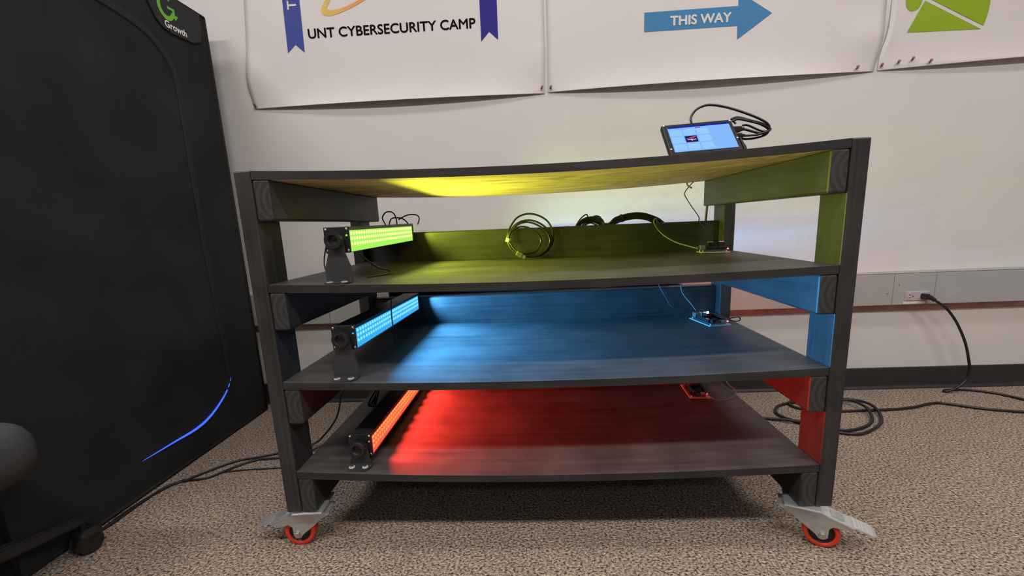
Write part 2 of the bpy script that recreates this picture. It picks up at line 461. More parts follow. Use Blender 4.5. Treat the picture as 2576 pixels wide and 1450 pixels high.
# ------------------------------------------------------------------ posters
def poster_surface(xl, xr, zb, amp, side):
    def f(x, z, d=0.0):
        s = min(max((x-xl)/(xr-xl), 0), 1)
        b = amp*math.sin(math.pi*s)**0.8*math.exp(-max(z-zb, 0)/0.055)
        e = 0.010*math.exp(-((z-zb-0.13)/0.07)**2)*(math.exp(-((x-xl)/0.06)**2)*side[0]+math.exp(-((x-xr)/0.10)**2)*side[1])
        return Vector((x, YW-0.0025-b-e-d, z))
    return f
def poster(name, label, lpts, rpts, bpts, ztop, amp, side):
    """lpts/rpts: edge outline as (x, z) from the bottom up; bpts: z offsets of the bottom edge"""
    xl, xr, zb = lpts[0][0], rpts[0][0], (lpts[0][1]+rpts[0][1])/2
    f = poster_surface(xl, xr, zb, amp, side)
    def edge(pts, z):
        if z <= pts[0][1]: return pts[0][0]
        for (a, za), (b, zb_) in zip(pts, pts[1:]):
            if z <= zb_:
                t = (z-za)/(zb_-za)
                return a+(b-a)*t
        return pts[-1][0]
    nx, nz = 60, 40
    bm = bmesh.new(); g = []
    for j in range(nz+1):
        t = (j/nz)**1.7; row = []
        for i in range(nx+1):
            s = i/nx
            z0 = lpts[0][1]+(rpts[0][1]-lpts[0][1])*s + bpts*math.sin(math.pi*s)
            z = z0+(ztop-z0)*t
            a, b = edge(lpts, z), edge(rpts, z)
            row.append(bm.verts.new(f(a+(b-a)*s, z)))
        g.append(row)
    for j in range(nz):
        for i in range(nx): bm.faces.new((g[j][i], g[j][i+1], g[j+1][i+1], g[j+1][i]))
    t = thing(name, label, 'poster', ((xl+xr)/2, YW, zb))
    o = obj('sheet', bm, M['poster'], t, smooth=True)
    so = o.modifiers.new('paper', 'SOLIDIFY'); so.thickness = 0.0005; so.offset = 0
    return t, f
p1, f1 = poster('camp_poster', 'white poster lettered in black between two blue ribbons, nearest the tent', [(-0.564, 1.332), (-0.568, 1.35), (-0.575, 1.39), (-0.579, 1.42), (-0.579, 1.46), (-0.560, 1.60), (-0.544, 1.747)], [(0.669, 1.327), (0.674, 1.50), (0.674, 1.70)], 0.0, 2.35, 0.026, (0.6, 0.3))
P1 = lambda x, z: f1(x, z, 0.0012)
P1b = lambda x, z: f1(x, z, 0.0022)
# the lettering climbs a little along the sheet
obj('lettering', text_bm('UNT CYBERSECURITY CAMP', -0.294, 0.399, 1.5885, 1.6265, P1, bold=0.020, shear=-0.001), M['ink'], p1, label='black capital lettering')
obj('ribbon', poly([(-0.362, 2.30), (-0.290, 2.30), (-0.317, 1.538), (-0.352, 1.570), (-0.388, 1.540)][::-1], lambda x, z: P1(x+(0.0 if z < 2 else -0.01), z)), M['ribbon'], p1, label='left blue ribbon with notched tail')
obj('ribbon', poly([(0.424, 2.30), (0.495, 2.30), (0.487, 1.540), (0.452, 1.571), (0.418, 1.537)][::-1], P1), M['ribbon2'], p1, label='right violet blue ribbon with notched tail')
obj('ribbon_lettering', text_bm('TH', -0.366, -0.328, 1.700, 1.768, P1b, bold=0.02, rot=90), M['paleprint'], p1)
# gold swoosh: a brush stroke thick at its turn, thinning upward
OI = [(-.150, 1.800, -.130, 1.795), (-.197, 1.739, -.176, 1.737), (-.219, 1.709, -.198, 1.707), (-.229, 1.687, -.203, 1.697), (-.214, 1.671, -.194, 1.691), (-.177, 1.670, -.166, 1.6895), (-.108, 1.690, -.112, 1.703), (-.048, 1.715, -.056, 1.724), (.030, 1.755, .020, 1.757), (.140, 1.820, .130, 1.822)]
L = [(p.x, p.y) for p in crom([(a, b, 0) for a, b, c, d in OI], 6)]
Q = [(p.x, p.y) for p in crom([(c, d, 0) for a, b, c, d in OI], 6)]
obj('swoosh', strip(L, Q, P1), M['swoosh'], p1)

p2, f2 = poster('arrow_poster', 'white poster with a big blue THIS WAY arrow, middle of the three', [(0.682, 1.330), (0.685, 1.50), (0.685, 1.70)], [(1.974, 1.338), (1.9835, 1.39), (1.991, 1.44), (1.995, 1.487), (1.997, 1.6), (1.997, 1.75)], 0.0, 2.35, 0.028, (0.0, 0.8))
P2 = lambda x, z: f2(x, z, 0.0012)
P2b = lambda x, z: f2(x, z, 0.0022)
obj('arrow', poly([(1.071, 1.603), (1.071, 1.533), (1.434, 1.534), (1.435, 1.484), (1.565, 1.572), (1.434, 1.655), (1.434, 1.605)][::-1], P2), M['arrow'], p2)
obj('lettering', text_bm('THIS WAY', 1.172, 1.410, 1.5485, 1.5850, P2b, bold=0.035), M['paleprint'], p2, label='pale bold lettering on the arrow')

p3, f3 = poster('green_shape_poster', 'white poster with bright green shapes, on the far right of the wall', [(1.988, 1.340), (1.989, 1.385), (1.996, 1.42), (2.005, 1.45), (2.011, 1.481), (2.015, 1.54), (2.016, 1.75)], [(3.28, 1.372), (3.28, 1.75)], 0.0, 2.35, 0.022, (0.4, 0.5))
P3 = lambda x, z: f3(x, z, 0.0012)
obj('print_triangle', poly([(2.083, 1.471), (2.358, 1.467), (2.138, 1.580)], P3), M['green'], p3)
seg = [(2.162, 1.582), (2.365, 1.479)] + [(2.365+0.014*math.sin(R(a))+0.0, 1.479+0.00084*a) for a in range(15, 181, 15)] + [(2.345, 1.66), (2.30, 1.70), (2.21, 1.66)]
obj('print_segment', poly(seg, P3), M['green'], p3)
lobe = [(2.067, 1.70), (2.067, 1.586), (2.070, 1.564), (2.079, 1.551), (2.093, 1.545), (2.109, 1.548), (2.118, 1.555), (2.125, 1.567), (2.128, 1.582), (2.128, 1.70)]
obj('print_lobe', poly(lobe, P3), M['green'], p3)

pins = [(-0.560, 1.344, f1, 'copper push pin in the lower left corner of the camp poster'),
        (0.656, 1.345, f1, 'copper push pin in the lower right corner of the camp poster'),
        (0.692, 1.344, f2, 'copper push pin in the lower left corner of the arrow poster'),
        (1.906, 1.350, f2, 'copper push pin in the lower right corner of the arrow poster'),
        (2.001, 1.354, f3, 'first copper push pin from the left edge of the green shape poster'),
        (2.061, 1.361, f3, 'second copper push pin from the left edge of the green shape poster'),
        (2.112, 1.369, f3, 'highest copper push pin on the green shape poster, third from its edge'),
        (2.176, 1.356, f3, 'last copper push pin to the right on the green shape poster')]
for px, pz, f, lab in pins:
    c = f(px, pz)
    bmx = lathe([(0.0009, 0), (0.0009, 0.005), (0.0045, 0.0056), (0.0045, 0.0068), (0.0032, 0.0085), (0.0034, 0.014), (0.0052, 0.0165), (0.0046, 0.0185)], 12, 'y')
    xf(bmx, Matrix.Translation(c + Vector((0, 0.001, 0))) @ Matrix.Rotation(R(180), 4, 'X') @ Matrix.Rotation(R(-18), 4, 'X') @ Matrix.Rotation(R(22 if px > 1.2 else -10), 4, 'Z'))
    obj('push_pin', bmx, M['pin'], None, smooth=True, loc=c, label=lab, category='push pin', group='push pins holding the posters')

# ------------------------------------------------------------------ rolling cart
XL, W, TT, LP, PL = -0.0034, 1.2500, 0.038, 0.087, 0.018      # XL..W: clear width between the posts
DP = 0.660
ZS = [(0.2255, 0.2230, 0.017), (0.4590, 0.4603, 0.013), (0.6925, 0.6885, 0.012), (0.9410, 0.9450, 0.018)]   # left z, right z, sag
ZB = 0.113
def zshelf(k, x):
    a, b, s = ZS[k]; t = min(max((x-XL)/(W-XL), 0), 1)
    return a+(b-a)*t - s*4*t*(1-t)
cart = thing('shelf_cart', 'black stained wooden four-shelf cart on red casters with coloured lamps', 'cart', (W/2, 0.3, 0))

def postbox(x0, x1, y0, y1, z1, wane=0.0):
    bm = B(x0, x1, y0, y1, ZB, z1, 0.003)
    return bm
for (x0, x1, y0, y1, z1) in ((XL-TT, XL-0.0006, 0, LP, 0.9415), (W+0.0006, W+TT, 0, LP, 0.9455), (XL-TT, XL-0.0006, DP-LP, DP, 0.9415), (W+0.0006, W+TT, DP-LP, DP, 0.9455)):
    obj('post', postbox(x0, x1, y0, y1, z1), M['wz'], cart)

def rail(x0, x1, z1, z0, y1):
    bm = B(x0, x1, 0.0005, y1, z0, z1, 0.005)
    for f in bm.faces:
        if abs(f.normal.y) > 0.9: f.material_index = 1
    return bm
for k in range(4):
    for s in (0, 1):
        z1 = ZS[k][s]-PL-0.0005
        z0 = z1-0.089 if k else ZB
        x0, x1 = ((XL+0.0005, XL+TT) if s == 0 else (W-TT, W-0.0005))
        obj('rail', rail(x0, x1, z1, z0, DP), [M['wy'], M['endg']], cart)

def ply(k, y0, y1, dy=0.0, xin=0.001):
    """sagging plywood sheet: stained top, edges, underside"""
    bm = bmesh.new(); nx = 32; ys = [y0, y1]
    top, bot = [], []
    for i in range(nx+1):
        x = XL+xin+(W-XL-2*xin)*i/nx
        z = zshelf(k, x)
        top.append([bm.verts.new((x, y, z)) for y in ys])
        bot.append([bm.verts.new((x, y, z-PL)) for y in ys])
    for i in range(nx):
        f = bm.faces.new((top[i][0], top[i+1][0], top[i+1][1], top[i][1])); f.material_index = 0
        f = bm.faces.new((bot[i][0], bot[i][1], bot[i+1][1], bot[i+1][0])); f.material_index = 2
        f = bm.faces.new((bot[i][0], bot[i+1][0], top[i+1][0], top[i][0])); f.material_index = 1
        f = bm.faces.new((bot[i][1], top[i][1], top[i+1][1], bot[i+1][1])); f.material_index = 1
    for i in (0, nx):
        f = bm.faces.new((top[i][0], top[i][1], bot[i][1], bot[i][0])); f.material_index = 1
    bmesh.ops.recalc_face_normals(bm, faces=bm.faces)
    return bm
labels = ['lowest shelf, washed red', 'second shelf from below, washed blue', 'third shelf from below, washed yellow green', 'top shelf with pale raw plywood underside']
for k in range(4):
    under = M['plyraw'] if k == 3 else M['wx']
    obj('shelf', ply(k, 0.0, DP+(0.005 if k == 3 else 0)), [M['ply'], M['plyedge'], under], cart, label=labels[k])
# back boards standing on the shelves between the rear posts
def board(k, zl, zr):
    bm = bmesh.new(); nx = 24; y0, y1 = 0.612, DP-0.001
    rows = []
    for i in range(nx+1):
        x = XL+0.001+(W-XL-0.002)*i/nx; zt = zl+(zr-zl)*i/nx; zb = zshelf(k, x)+0.0005
        rows.append([bm.verts.new((x, y, z)) for y, z in ((y0, zb), (y0, zt-0.004), (y0+0.004, zt), (y1-0.004, zt), (y1, zt-0.004), (y1, zb))])
    for a, b in zip(rows, rows[1:]):
        for j in range(6): bm.faces.new((a[j], b[j], b[(j+1) % 6], a[(j+1) % 6]))
    bm.faces.new(rows[0]); bm.faces.new(rows[-1][::-1])
    bmesh.ops.recalc_face_normals(bm, faces=bm.faces)
    return bm
for k, zl, zr in ((2, 0.790, 0.786), (1, 0.552, 0.556), (0, 0.318, 0.318)):  # lowest board is added, out of sight, to block red light reaching the wall
    obj('back_board', board(k, zl, zr), M['wx'], cart)

# casters ------------------------------------------------------------
def caster(px, py, turn, pedal_mat, off):
    """swivel caster under the post at px, py; turn = direction of the pedal about z; off = trail of the axle"""
    T = Matrix.Translation((px, py, 0)) @ Matrix.Rotation(turn, 4, 'Z')     # local +x = pedal side
    Rw, cz, cx = 0.0385, 0.0385, off
    # fork: two cheeks under a swivel cup, running down to the trailing axle
    cheek = [(-0.046, 0.098), (0.030, 0.098), (0.060, 0.089), (0.100, 0.074), (0.104, 0.067), (0.085, 0.065), (cx+0.020, 0.066), (cx+0.0125, 0.058), (cx+0.0115, 0.034), (cx+0.004, 0.027), (cx-0.006, 0.028), (cx-0.014, 0.038), (cx-0.045, 0.062), (-0.020, 0.078), (-0.046, 0.092)]
    bm = prism(cheek, -0.0215, -0.0190, 'xz'); prism(cheek, 0.0190, 0.0215, 'xz', bm)
    B(-0.046, 0.030, -0.0215, 0.0215, 0.0965, 0.0990, bm=bm)
    lathe([(0.030, 0.0990), (0.032, 0.101), (0.032, 0.105), (0.026, 0.108), (0.020, 0.109)], 24, 'z', (-0.004, 0, 0), bm)
    ca = obj('caster', xf(bm, T), M['zinc'], cart)
    obj('mounting_plate', xf(B(-0.038, 0.038, -0.044, 0.044, 0.1085, 0.1125, 0.0012), T), M['zincb'], ca)
    tr = [(0.027, -0.0125), (0.034, -0.0145), (0.0375, -0.0125), (Rw, -0.008), (Rw, 0.008), (0.0375, 0.0125), (0.034, 0.0145), (0.027, 0.0125)]
    obj('wheel_tread', xf(lathe(tr, 40, 'y', (cx, 0, cz), closed=True), T), M['tread'], ca, smooth=True)
    hb = [(0.005, -0.013), (0.012, -0.013), (0.014, -0.008), (0.023, -0.008), (0.0272, -0.0122), (0.0272, 0.0122), (0.023, 0.008), (0.014, 0.008), (0.012, 0.013), (0.005, 0.013)]
    obj('wheel_hub', xf(lathe(hb, 36, 'y', (cx, 0, cz)), T), M['hub'], ca)
    bm = lathe([(0.0075, -0.0275), (0.0080, -0.0265), (0.0080, -0.0215), (0.004, -0.0214), (0.004, 0.0214), (0.008, 0.0215), (0.008, 0.0265), (0.0075, 0.0275)], 6, 'y', (cx, 0, cz))
    obj('axle_bolt', xf(bm, T), M['screw'], ca)
    # pedal: pressed channel that drops to a flat toe plate
    bm = bmesh.new()
    prof = [(0.028, 0.0985), (0.060, 0.0900), (0.104, 0.0760), (0.110, 0.0765), (0.143, 0.0665), (0.149, 0.0635)]
    hw = [0.016, 0.0225, 0.0235, 0.0215, 0.0215, 0.015]
    rows = []
    for (a, z), h in zip(prof, hw):
        rows.append([bm.verts.new((a, -h, z)), bm.verts.new((a, h, z)), bm.verts.new((a-0.001, h, z-0.003)), bm.verts.new((a-0.001, -h, z-0.003))])
    for a, b in zip(rows, rows[1:]):
        for j in range(4): bm.faces.new((a[j], a[(j+1) % 4], b[(j+1) % 4], b[j]))
    bm.faces.new(rows[0]); bm.faces.new(rows[-1][::-1])
    bmesh.ops.recalc_face_normals(bm, faces=bm.faces)
    obj('brake_pedal', xf(bm, T), M[pedal_mat], ca)
    bm = bmesh.new()
    for q in range(4):
        a = 0.114+0.0075*q; z = 0.0748-0.00275*q
        B(a, a+0.0030, -0.017, 0.017, z, z+0.0012, bm=bm)
    obj('pedal_rib', xf(bm, T), M['zincb'], ca, kind='stuff')
    bm = B(0.105, 0.109, -0.022, 0.022, 0.0762, 0.0782); obj('pedal_ridge', xf(bm, T), M['zincb'], ca)
    bm = prism([(0.062, 0.0900), (0.088, 0.0815), (0.088, 0.0840), (0.070, 0.0915)], -0.012, 0.012, 'xz')
    obj('release_tab', xf(bm, T), M['zinc'], ca)
caster(0.006, 0.040, R(180+4), 'zinc', 0.040)
caster(W-0.013, 0.036, R(-25), 'zincb', 0.046)
caster(0.000, 0.610, R(75), 'zinc', 0.045)
caster(W, 0.610, R(110), 'zincb', 0.045)

# ------------------------------------------------------------------ LED bars
def led_bar(k, cx, cz, y0, y1, yawx, col, lens_col, dot_col, lens_s, dot_s, power, label, drop=0.0, cone=122, tilt=0.0):
    zs = zshelf(k, cx)
    t = thing('led_bar', label, 'stage light', (cx, (y0+y1)/2, zs), 'LED bars along the left side of the cart shelves')
    h = 0.0295
    def dz(bm):     # the bar follows its shelf: slight fall to the back
        for v in bm.verts:
            if v.co.y > y0:
                v.co.z -= drop*(v.co.y-y0)/(y1-y0); v.co.x += yawx*(v.co.y-y0)/(y1-y0)
        return bm
    # housing: C-shaped extrusion open to the right
    prof = [(cx-h, cz-h), (cx+h, cz-h), (cx+h, cz-h+0.0008), (cx+h-0.006, cz-h+0.0012), (cx+h-0.006, cz+h-0.0085), (cx+h, cz+h-0.0080), (cx+h, cz+h), (cx-h+0.006, cz+h), (cx-h, cz+h-0.006)]
    obj('housing', dz(prism(prof, y0+0.004, y1-0.004, 'xz')), M['housing'], t)
    lens = emis('lens_glow', lens_col, lens_s)
    obj('lens_panel', dz(B(cx+h-0.0060, cx+h-0.0030, y0+0.007, y1-0.007, cz-h+0.0012, cz+h-0.0085)), lens, t, label='glowing lens strip')
    bm = bmesh.new(); n = int((y1-y0-0.03)/0.0155)
    for rz in (-0.011, 0.002, 0.014):
        for i in range(n):
            yy = y0+0.019+(y1-y0-0.038)*i/(n-1)
            lathe([(0.0042, 0.0), (0.0042, 0.0010), (0.0030, 0.0022), (0.0012, 0.0026)], 10, 'x', (cx+h-0.0030, yy, cz+rz), bm)
    obj('led_array', dz(bm), emis('led_dot', dot_col, dot_s), t, smooth=True, kind='stuff')
    # the beams
    ns = 9
    for i in range(ns):
        l = bpy.data.lights.new('led_beam', 'SPOT'); l.energy = power; l.color = col
        l.spot_size = R(cone); l.spot_blend = 1.0; l.shadow_soft_size = 0.0
        lo = bpy.data.objects.new('led_beam', l); COL.objects.link(lo); lo.parent = t
        yy = y0+0.03+(y1-y0-0.06)*i/(ns-1)
        lo.location = Vector((cx+h+0.002, yy, cz - 0.003 - drop*(yy-y0)/(y1-y0))) + Vector((yawx*(yy-y0)/(y1-y0), 0, 0)) - t.location
        lo.rotation_euler = (0, R(-90-tilt), 0)
    cx0 = cx
    for e, s in ((y0, -1), (y1, 1)):
        cx = cx0 if s < 0 else cx0+yawx
        ez = cz-(drop if s > 0 else 0)
        cp = obj('end_cap', B(cx-h-0.0005, cx+h+0.0005, min(e, e-s*0.004), max(e, e-s*0.004), ez-h-0.0005, ez+h+0.0005, 0.0012), M['housing'], t)
        if s < 0:
            for (qx, qz) in ((-1, 1), (1, 1), (-1, -1), (1, -1)):
                obj('screw', lathe([(0.0036, 0), (0.0034, -0.0016), (0.0018, -0.0026)], 12, 'y', (cx+qx*0.0245, e, ez+qz*0.0245)), M['screw'], cp, smooth=True)
            obj('status_light', lathe([(0.0024, 0), (0.0020, -0.0012)], 10, 'y', (cx+0.0235, e, ez+0.010)), lens, cp)
        # bracket: foot bolted to the shelf, upright plate narrowing to the knob
        yp = e+s*0.009
        zf = zshelf(k, cx)+0.0006
        hgt = ez-zf
        up_ = [(cx-0.031, zf), (cx+0.031, zf), (cx+0.031, zf+0.35*hgt), (cx+0.021, zf+0.66*hgt), (cx+0.017, ez+0.004), (cx+0.010, ez+0.014), (cx-0.010, ez+0.014), (cx-0.017, ez+0.004), (cx-0.021, zf+0.66*hgt), (cx-0.031, zf+0.35*hgt)]
        if hgt < 0.06:
            up_ = [(cx-0.027, zf), (cx+0.027, zf), (cx+0.020, ez+0.004), (cx+0.010, ez+0.014), (cx-0.010, ez+0.014), (cx-0.020, ez+0.004)]
        bm = prism(up_, yp-0.0012, yp+0.0012, 'xz')
        if s < 0: foot = [(cx-0.031, yp+0.0012), (cx+0.031, yp+0.0012), (cx+0.031, yp-0.016), (cx+0.022, yp-0.032), (cx-0.022, yp-0.032), (cx-0.031, yp-0.016)]
        else: foot = [(cx-0.031, yp-0.0012), (cx+0.031, yp-0.0012), (cx+0.031, yp-0.034), (cx-0.031, yp-0.034)]
        prism(foot, zf, zf+0.0022, 'xy', bm)
        br = obj('bracket', bm, M['bracket'], t)
        if s < 0:
            for q in (-0.017, 0.017):
                c = (cx+q, yp-0.016, zf+0.0022)
                wsh = obj('washer', lathe([(0.0075, 0), (0.0075, 0.0012), (0.0070, 0.0016)], 18, 'z', c), M['washer'], br)
                bm = lathe([(0.0040, 0.0016), (0.0040, 0.0036), (0.0026, 0.0044), (0.0012, 0.0040)], 12, 'z', c)
                obj('bolt', bm, M['screw'], br)
        kn = [(0.0195, 0.0), (0.0205, 0.003), (0.0205, 0.013), (0.0190, 0.0155), (0.0125, 0.0155), (0.0105, 0.0125), (0.0085, 0.0065), (0.0030, 0.0055)]
        obj('knob', lathe([(r, s*(q+0.0012)) for r, q in kn], 28, 'y', (cx, yp, ez)), M['housing'], t)
    return t
G_COL, B_COL, R_COL = (0.80, 1.0, 0.09), (0.085, 0.44, 1.0), (1.0, 0.045, 0.03)
led_bar(2, 0.147, 0.785, 0.050, 0.592, 0.0, G_COL, (0.42, 0.97, 0.13), (0.95, 1.0, 0.35), 0.95, 1.2, 5.0, 'LED bar glowing yellow green on the third shelf from below', -0.006)
led_bar(1, 0.137, 0.552, 0.046, 0.592, 0.010, B_COL, (0.05, 0.46, 1.0), (0.25, 0.80, 1.0), 0.95, 1.1, 15.5, 'LED bar glowing cyan blue on the second shelf from below', 0.010)
led_bar(0, 0.144, 0.267, 0.050, 0.592, 0.0, R_COL, (1.0, 0.115, 0.06), (1.0, 0.40, 0.09), 1.0, 1.0, 10, 'LED bar glowing red on the lowest shelf', 0.012)

# ------------------------------------------------------------------ touch screen on top of the cart
sx, sy, sz = 0.997, 0.075, zshelf(3, 0.99)+0.003
scr = thing('touch_screen', 'small black touch screen leaning on the cart top, lit pale blue', 'screen', (sx, sy+0.03, sz))
def ST(bm):
    mtx = Matrix.Translation((sx, sy, sz)) @ Matrix.Rotation(R(-39), 4, 'X') @ Matrix.Rotation(R(-3.2), 4, 'Y')
    return xf(bm, mtx)
SW, SH = 0.0705, 0.0405
zc = 0.058
cs = obj('case', ST(B(-0.082, 0.081, 0.0, 0.014, zc-0.050, zc+0.051, 0.004)), M['case'], scr)
sp = obj('screen', ST(B(-SW, SW, -0.0012, 0.0005, zc-SH, zc+SH)), emis('screen_glow', (0.24, 0.50, 1.0), 0.98), scr, label='lit pale blue display')
obj('status_bar', ST(B(-SW, SW, -0.0016, -0.0012, zc+SH-0.006, zc+SH)), emis('status_bar_glow', (0.02, 0.03, 0.35), 0.8), sp)
tile = emis('tile_glow', (0.31, 0.60, 1.0), 1.0)
for i in range(3):
    for j in range(3):
        if i == 1 and j == 1: continue
        a = -0.068+0.0305*i; b = zc-SH+0.003+0.0235*j
        obj('tile', ST(B(a, a+0.0262, -0.0016, -0.0012, b, b+0.019)), tile, sp)
icon = B(-0.0385, -0.0115, -0.0018, -0.0012, zc-0.014, zc+0.006)
obj('dark_tile', ST(icon), emis('dark_tile_glow', (0.02, 0.015, 0.10), 1.0), sp)
def S2(x, z): return Vector((x, -0.0021, z))
sw = strip([(-0.037, zc-0.004), (-0.030, zc-0.001), (-0.022, zc+0.001), (-0.014, zc+0.003)], [(-0.036, zc-0.005), (-0.029, zc-0.003), (-0.021, zc-0.0015), (-0.014, zc+0.001)], S2)
obj('icon_arc', ST(sw), emis('icon_red', (0.9, 0.15, 0.2), 0.8), sp)
bm = B(-0.034, -0.015, -0.0021, -0.0018, zc-0.007, zc-0.0055); B(-0.0255, -0.0245, -0.0021, -0.0018, zc-0.011, zc-0.003, bm=bm)
obj('icon_line', ST(bm), emis('icon_white', (0.9, 0.85, 1.0), 0.9), sp)
obj('title_mark', ST(B(-0.008, 0.004, -0.0016, -0.0012, zc+SH-0.0105, zc+SH-0.0085)), emis('title_red', (0.7, 0.15, 0.4), 0.6), sp)
for (a, b) in ((-0.0770, 0.0465), (0.0760, 0.0455), (-0.0770, -0.030), (0.0765, -0.012)):
    obj('screw', ST(lathe([(0.0024, 0.0), (0.0022, -0.001)], 10, 'y', (a, 0, zc+b))), M['washer'], scr)
obj('hinge_foot', ST(B(0.082, 0.087, 0.001, 0.012, zc-0.050, zc-0.008, 0.001)), M['case'], scr)

cb = thing('screen_cable', 'looped black cables with two plugs, behind and right of the touch screen', 'cable', (1.06, 0.17, zshelf(3, 1.06)))
bm = tube([(0.985, 0.150, 1.015), (0.986, 0.165, 1.030), (0.992, 0.17, 1.044), (1.005, 0.17, 1.056), (1.031, 0.17, 1.062), (1.073, 0.17, 1.054), (1.124, 0.17, 1.036), (1.158, 0.17, 1.020), (1.173, 0.172, 1.008), (1.174, 0.175, 0.997), (1.160, 0.176, 0.992), (1.120, 0.172, 1.002), (1.104, 0.166, 1.004)], 0.0028)
obj('cord', bm, M['cable'], cb)
bm = bmesh.new()
for o_, dy in ((0.0, 0.004), (0.006, -0.004)):
    tube([(1.085, 0.172+dy, 1.028-o_), (1.100, 0.176+dy, 1.033-o_), (1.125, 0.178+dy, 1.028-o_), (1.155, 0.178+dy, 1.016-o_*0.5), (1.176, 0.176+dy, 1.002), (1.170, 0.175+dy, 0.990+o_), (1.145, 0.174+dy, 0.983+o_), (1.118, 0.172+dy, 0.982+o_), (1.104, 0.170, 0.988)], 0.0026, bm=bm)
tube([(1.093, 0.168, 1.016), (1.088, 0.172, 1.026), (1.098, 0.176, 1.030), (1.150, 0.180, 1.020), (1.172, 0.180, 1.010), (1.178, 0.180, 1.000), (1.160, 0.178, 0.998), (1.125, 0.174, 1.012), (1.110, 0.170, 1.012)], 0.0024, bm=bm)
obj('cord', bm, M['cable'], cb, label='bundled coil of black cord')
for (px, pz, w_) in ((1.094, 1.003, 0.013), (1.096, 0.989, 0.010)):
    bm = B(px-0.012, px+0.010, 0.158, 0.176, pz-w_*0.5, pz+w_*0.5, 0.002)
    B(px+0.010, px+0.018, 0.163, 0.171, pz-w_*0.28, pz+w_*0.28, 0.001, bm=bm)
    obj('plug', bm, M['cable'], cb)
g = tube([(1.080, 0.125, 0.970), (1.098, 0.150, 0.972), (1.120, 0.175, 0.966), (1.138, 0.200, 0.952), (1.150, 0.230, 0.946), (1.165, 0.40, 0.9465), (1.160, 0.575, 0.9465), (1.158, 0.665, 0.944), (1.156, 0.665, 0.915), (1.15, 0.607, 0.900)], 0.0028)
obj('grey_cable', g, M['cableg'], None, loc=(1.15, 0.3, 0.945), label='grey cable leaving the touch screen over the cart top', category='cable')

# ------------------------------------------------------------------ microcontroller boards
def ctrl_board(name, label, c, ang, k, w_, d_, kind):
    zs = zshelf(k, c[0])+0.0006
    t = thing(name, label, 'circuit board', (c[0], c[1], zs), 'microcontroller boards at the right rear of the shelves')
    T = Matrix.Translation((c[0], c[1], zs)) @ Matrix.Rotation(R(ang), 4, 'Z')
    o = lambda n, bm, mt, par=t, **kw: obj(n, xf(bm, T), mt, par, **kw)
    hw, hd = w_/2, d_/2
    bm = B(-hw, hw, -hd, hd, 0.0, 0.003, 0.0008)
    o('base_plate', bm, M['acrylic'], label='clear acrylic base plate')
    for qx in (-1, 1):
        for qy in (-1, 1): o('standoff', lathe([(0.002, 0.003), (0.002, 0.0085)], 8, 'z', (qx*(hw-0.008), qy*(hd-0.010), 0)), M['washer'])
    pcb = o('printed_board', B(-hw+0.004, hw-0.004, -hd+0.004, hd-0.006, 0.0085, 0.0101), M['pcb'])
    if kind == 'side':     # long edge faces the viewer
        bm = B(-hw+0.020, hw-0.010, -hd+0.005, -hd+0.008, 0.0102, 0.0185); o('header', bm, M['header'], pcb)
        bm = bmesh.new()
        for i in range(14): B(-hw+0.021+i*0.0042, -hw+0.0225+i*0.0042, -hd+0.0055, -hd+0.0072, 0.0186, 0.0192, bm=bm)
        o('header_pin', bm, M['metal'], pcb, kind='stuff')
        o('network_port', B(-hw-0.002, -hw+0.014, -hd+0.008, -hd+0.024, 0.0102, 0.024, 0.0006), M['metal'], pcb)
        o('cable_plug', B(-hw-0.010, -hw-0.002, -hd+0.011, -hd+0.021, 0.0115, 0.0195, 0.0006), M['cableg'])
        for (a, b) in ((-0.008, 0.006), (0.026, 0.006)):
            o('relay_block', B(a-0.009, a+0.009, b-0.008, b+0.008, 0.0102, 0.032, 0.0008), M['header'], pcb)
            o('terminal', B(a-0.008, a+0.008, b-0.005, b+0.005, 0.032, 0.0348, 0.0008), M['metal'], pcb)
        led = (hw-0.006, -hd+0.006, 0.0125)
    else:
        o('header', B(-hw+0.006, -hw+0.015, -hd+0.020, hd-0.035, 0.0102, 0.0190, 0.0005), M['header'], pcb)
        o('header', B(hw-0.012, hw-0.006, -hd+0.030, hd-0.030, 0.0102, 0.0190, 0.0005), M['header'], pcb)
        o('network_port', B(-hw+0.006, -hw+0.024, hd-0.028, hd-0.010, 0.0102, 0.0245, 0.0006), M['metal'], pcb)
        o('relay_block', B(-0.006, 0.014, 0.010, 0.030, 0.0102, 0.026, 0.0008), M['header'], pcb)
        o('terminal', B(-0.012, 0.010, 0.030, 0.042, 0.0102, 0.028, 0.0008), M['metal'], pcb)
        o('chip', B(0.000, 0.016, -0.030, 0.004, 0.0102, 0.0135, 0.0004), M['header'], pcb)
        o('usb_port', B(0.004, 0.018, -hd+0.002, -hd+0.016, 0.0102, 0.0165, 0.0005), M['metal'], pcb)
        o('power_jack', B(-hw+0.010, -hw+0.020, -hd+0.004, -hd+0.017, 0.0102, 0.020, 0.0006), M['header'], pcb)
        led = (hw-0.008, -hd+0.010, 0.0125)
        if kind == 'white':
            o('white_light', lathe([(0.0030, 0.0), (0.0030, 0.003), (0.0015, 0.0045)], 12, 'z', (0.006, 0.022, 0.0262)), M['ledwhite'], pcb)
        else:
            o('white_light', lathe([(0.0022, 0.0), (0.0022, 0.002), (0.001, 0.003)], 12, 'z', (0.004, 0.022, 0.0262)), emis('soft_white_indicator', (1, 0.7, 0.7), 3), pcb)
    o('red_light', lathe([(0.0026, -0.0022), (0.0026, 0.0), (0.0012, 0.0018)], 12, 'z', led), M['ledred'], pcb, label='red indicator lamp')
    return t
ctrl_board('controller_board', 'circuit board with two black blocks on the yellow green lit shelf', (1.180, 0.478), -3, 2, 0.088, 0.050, 'side')
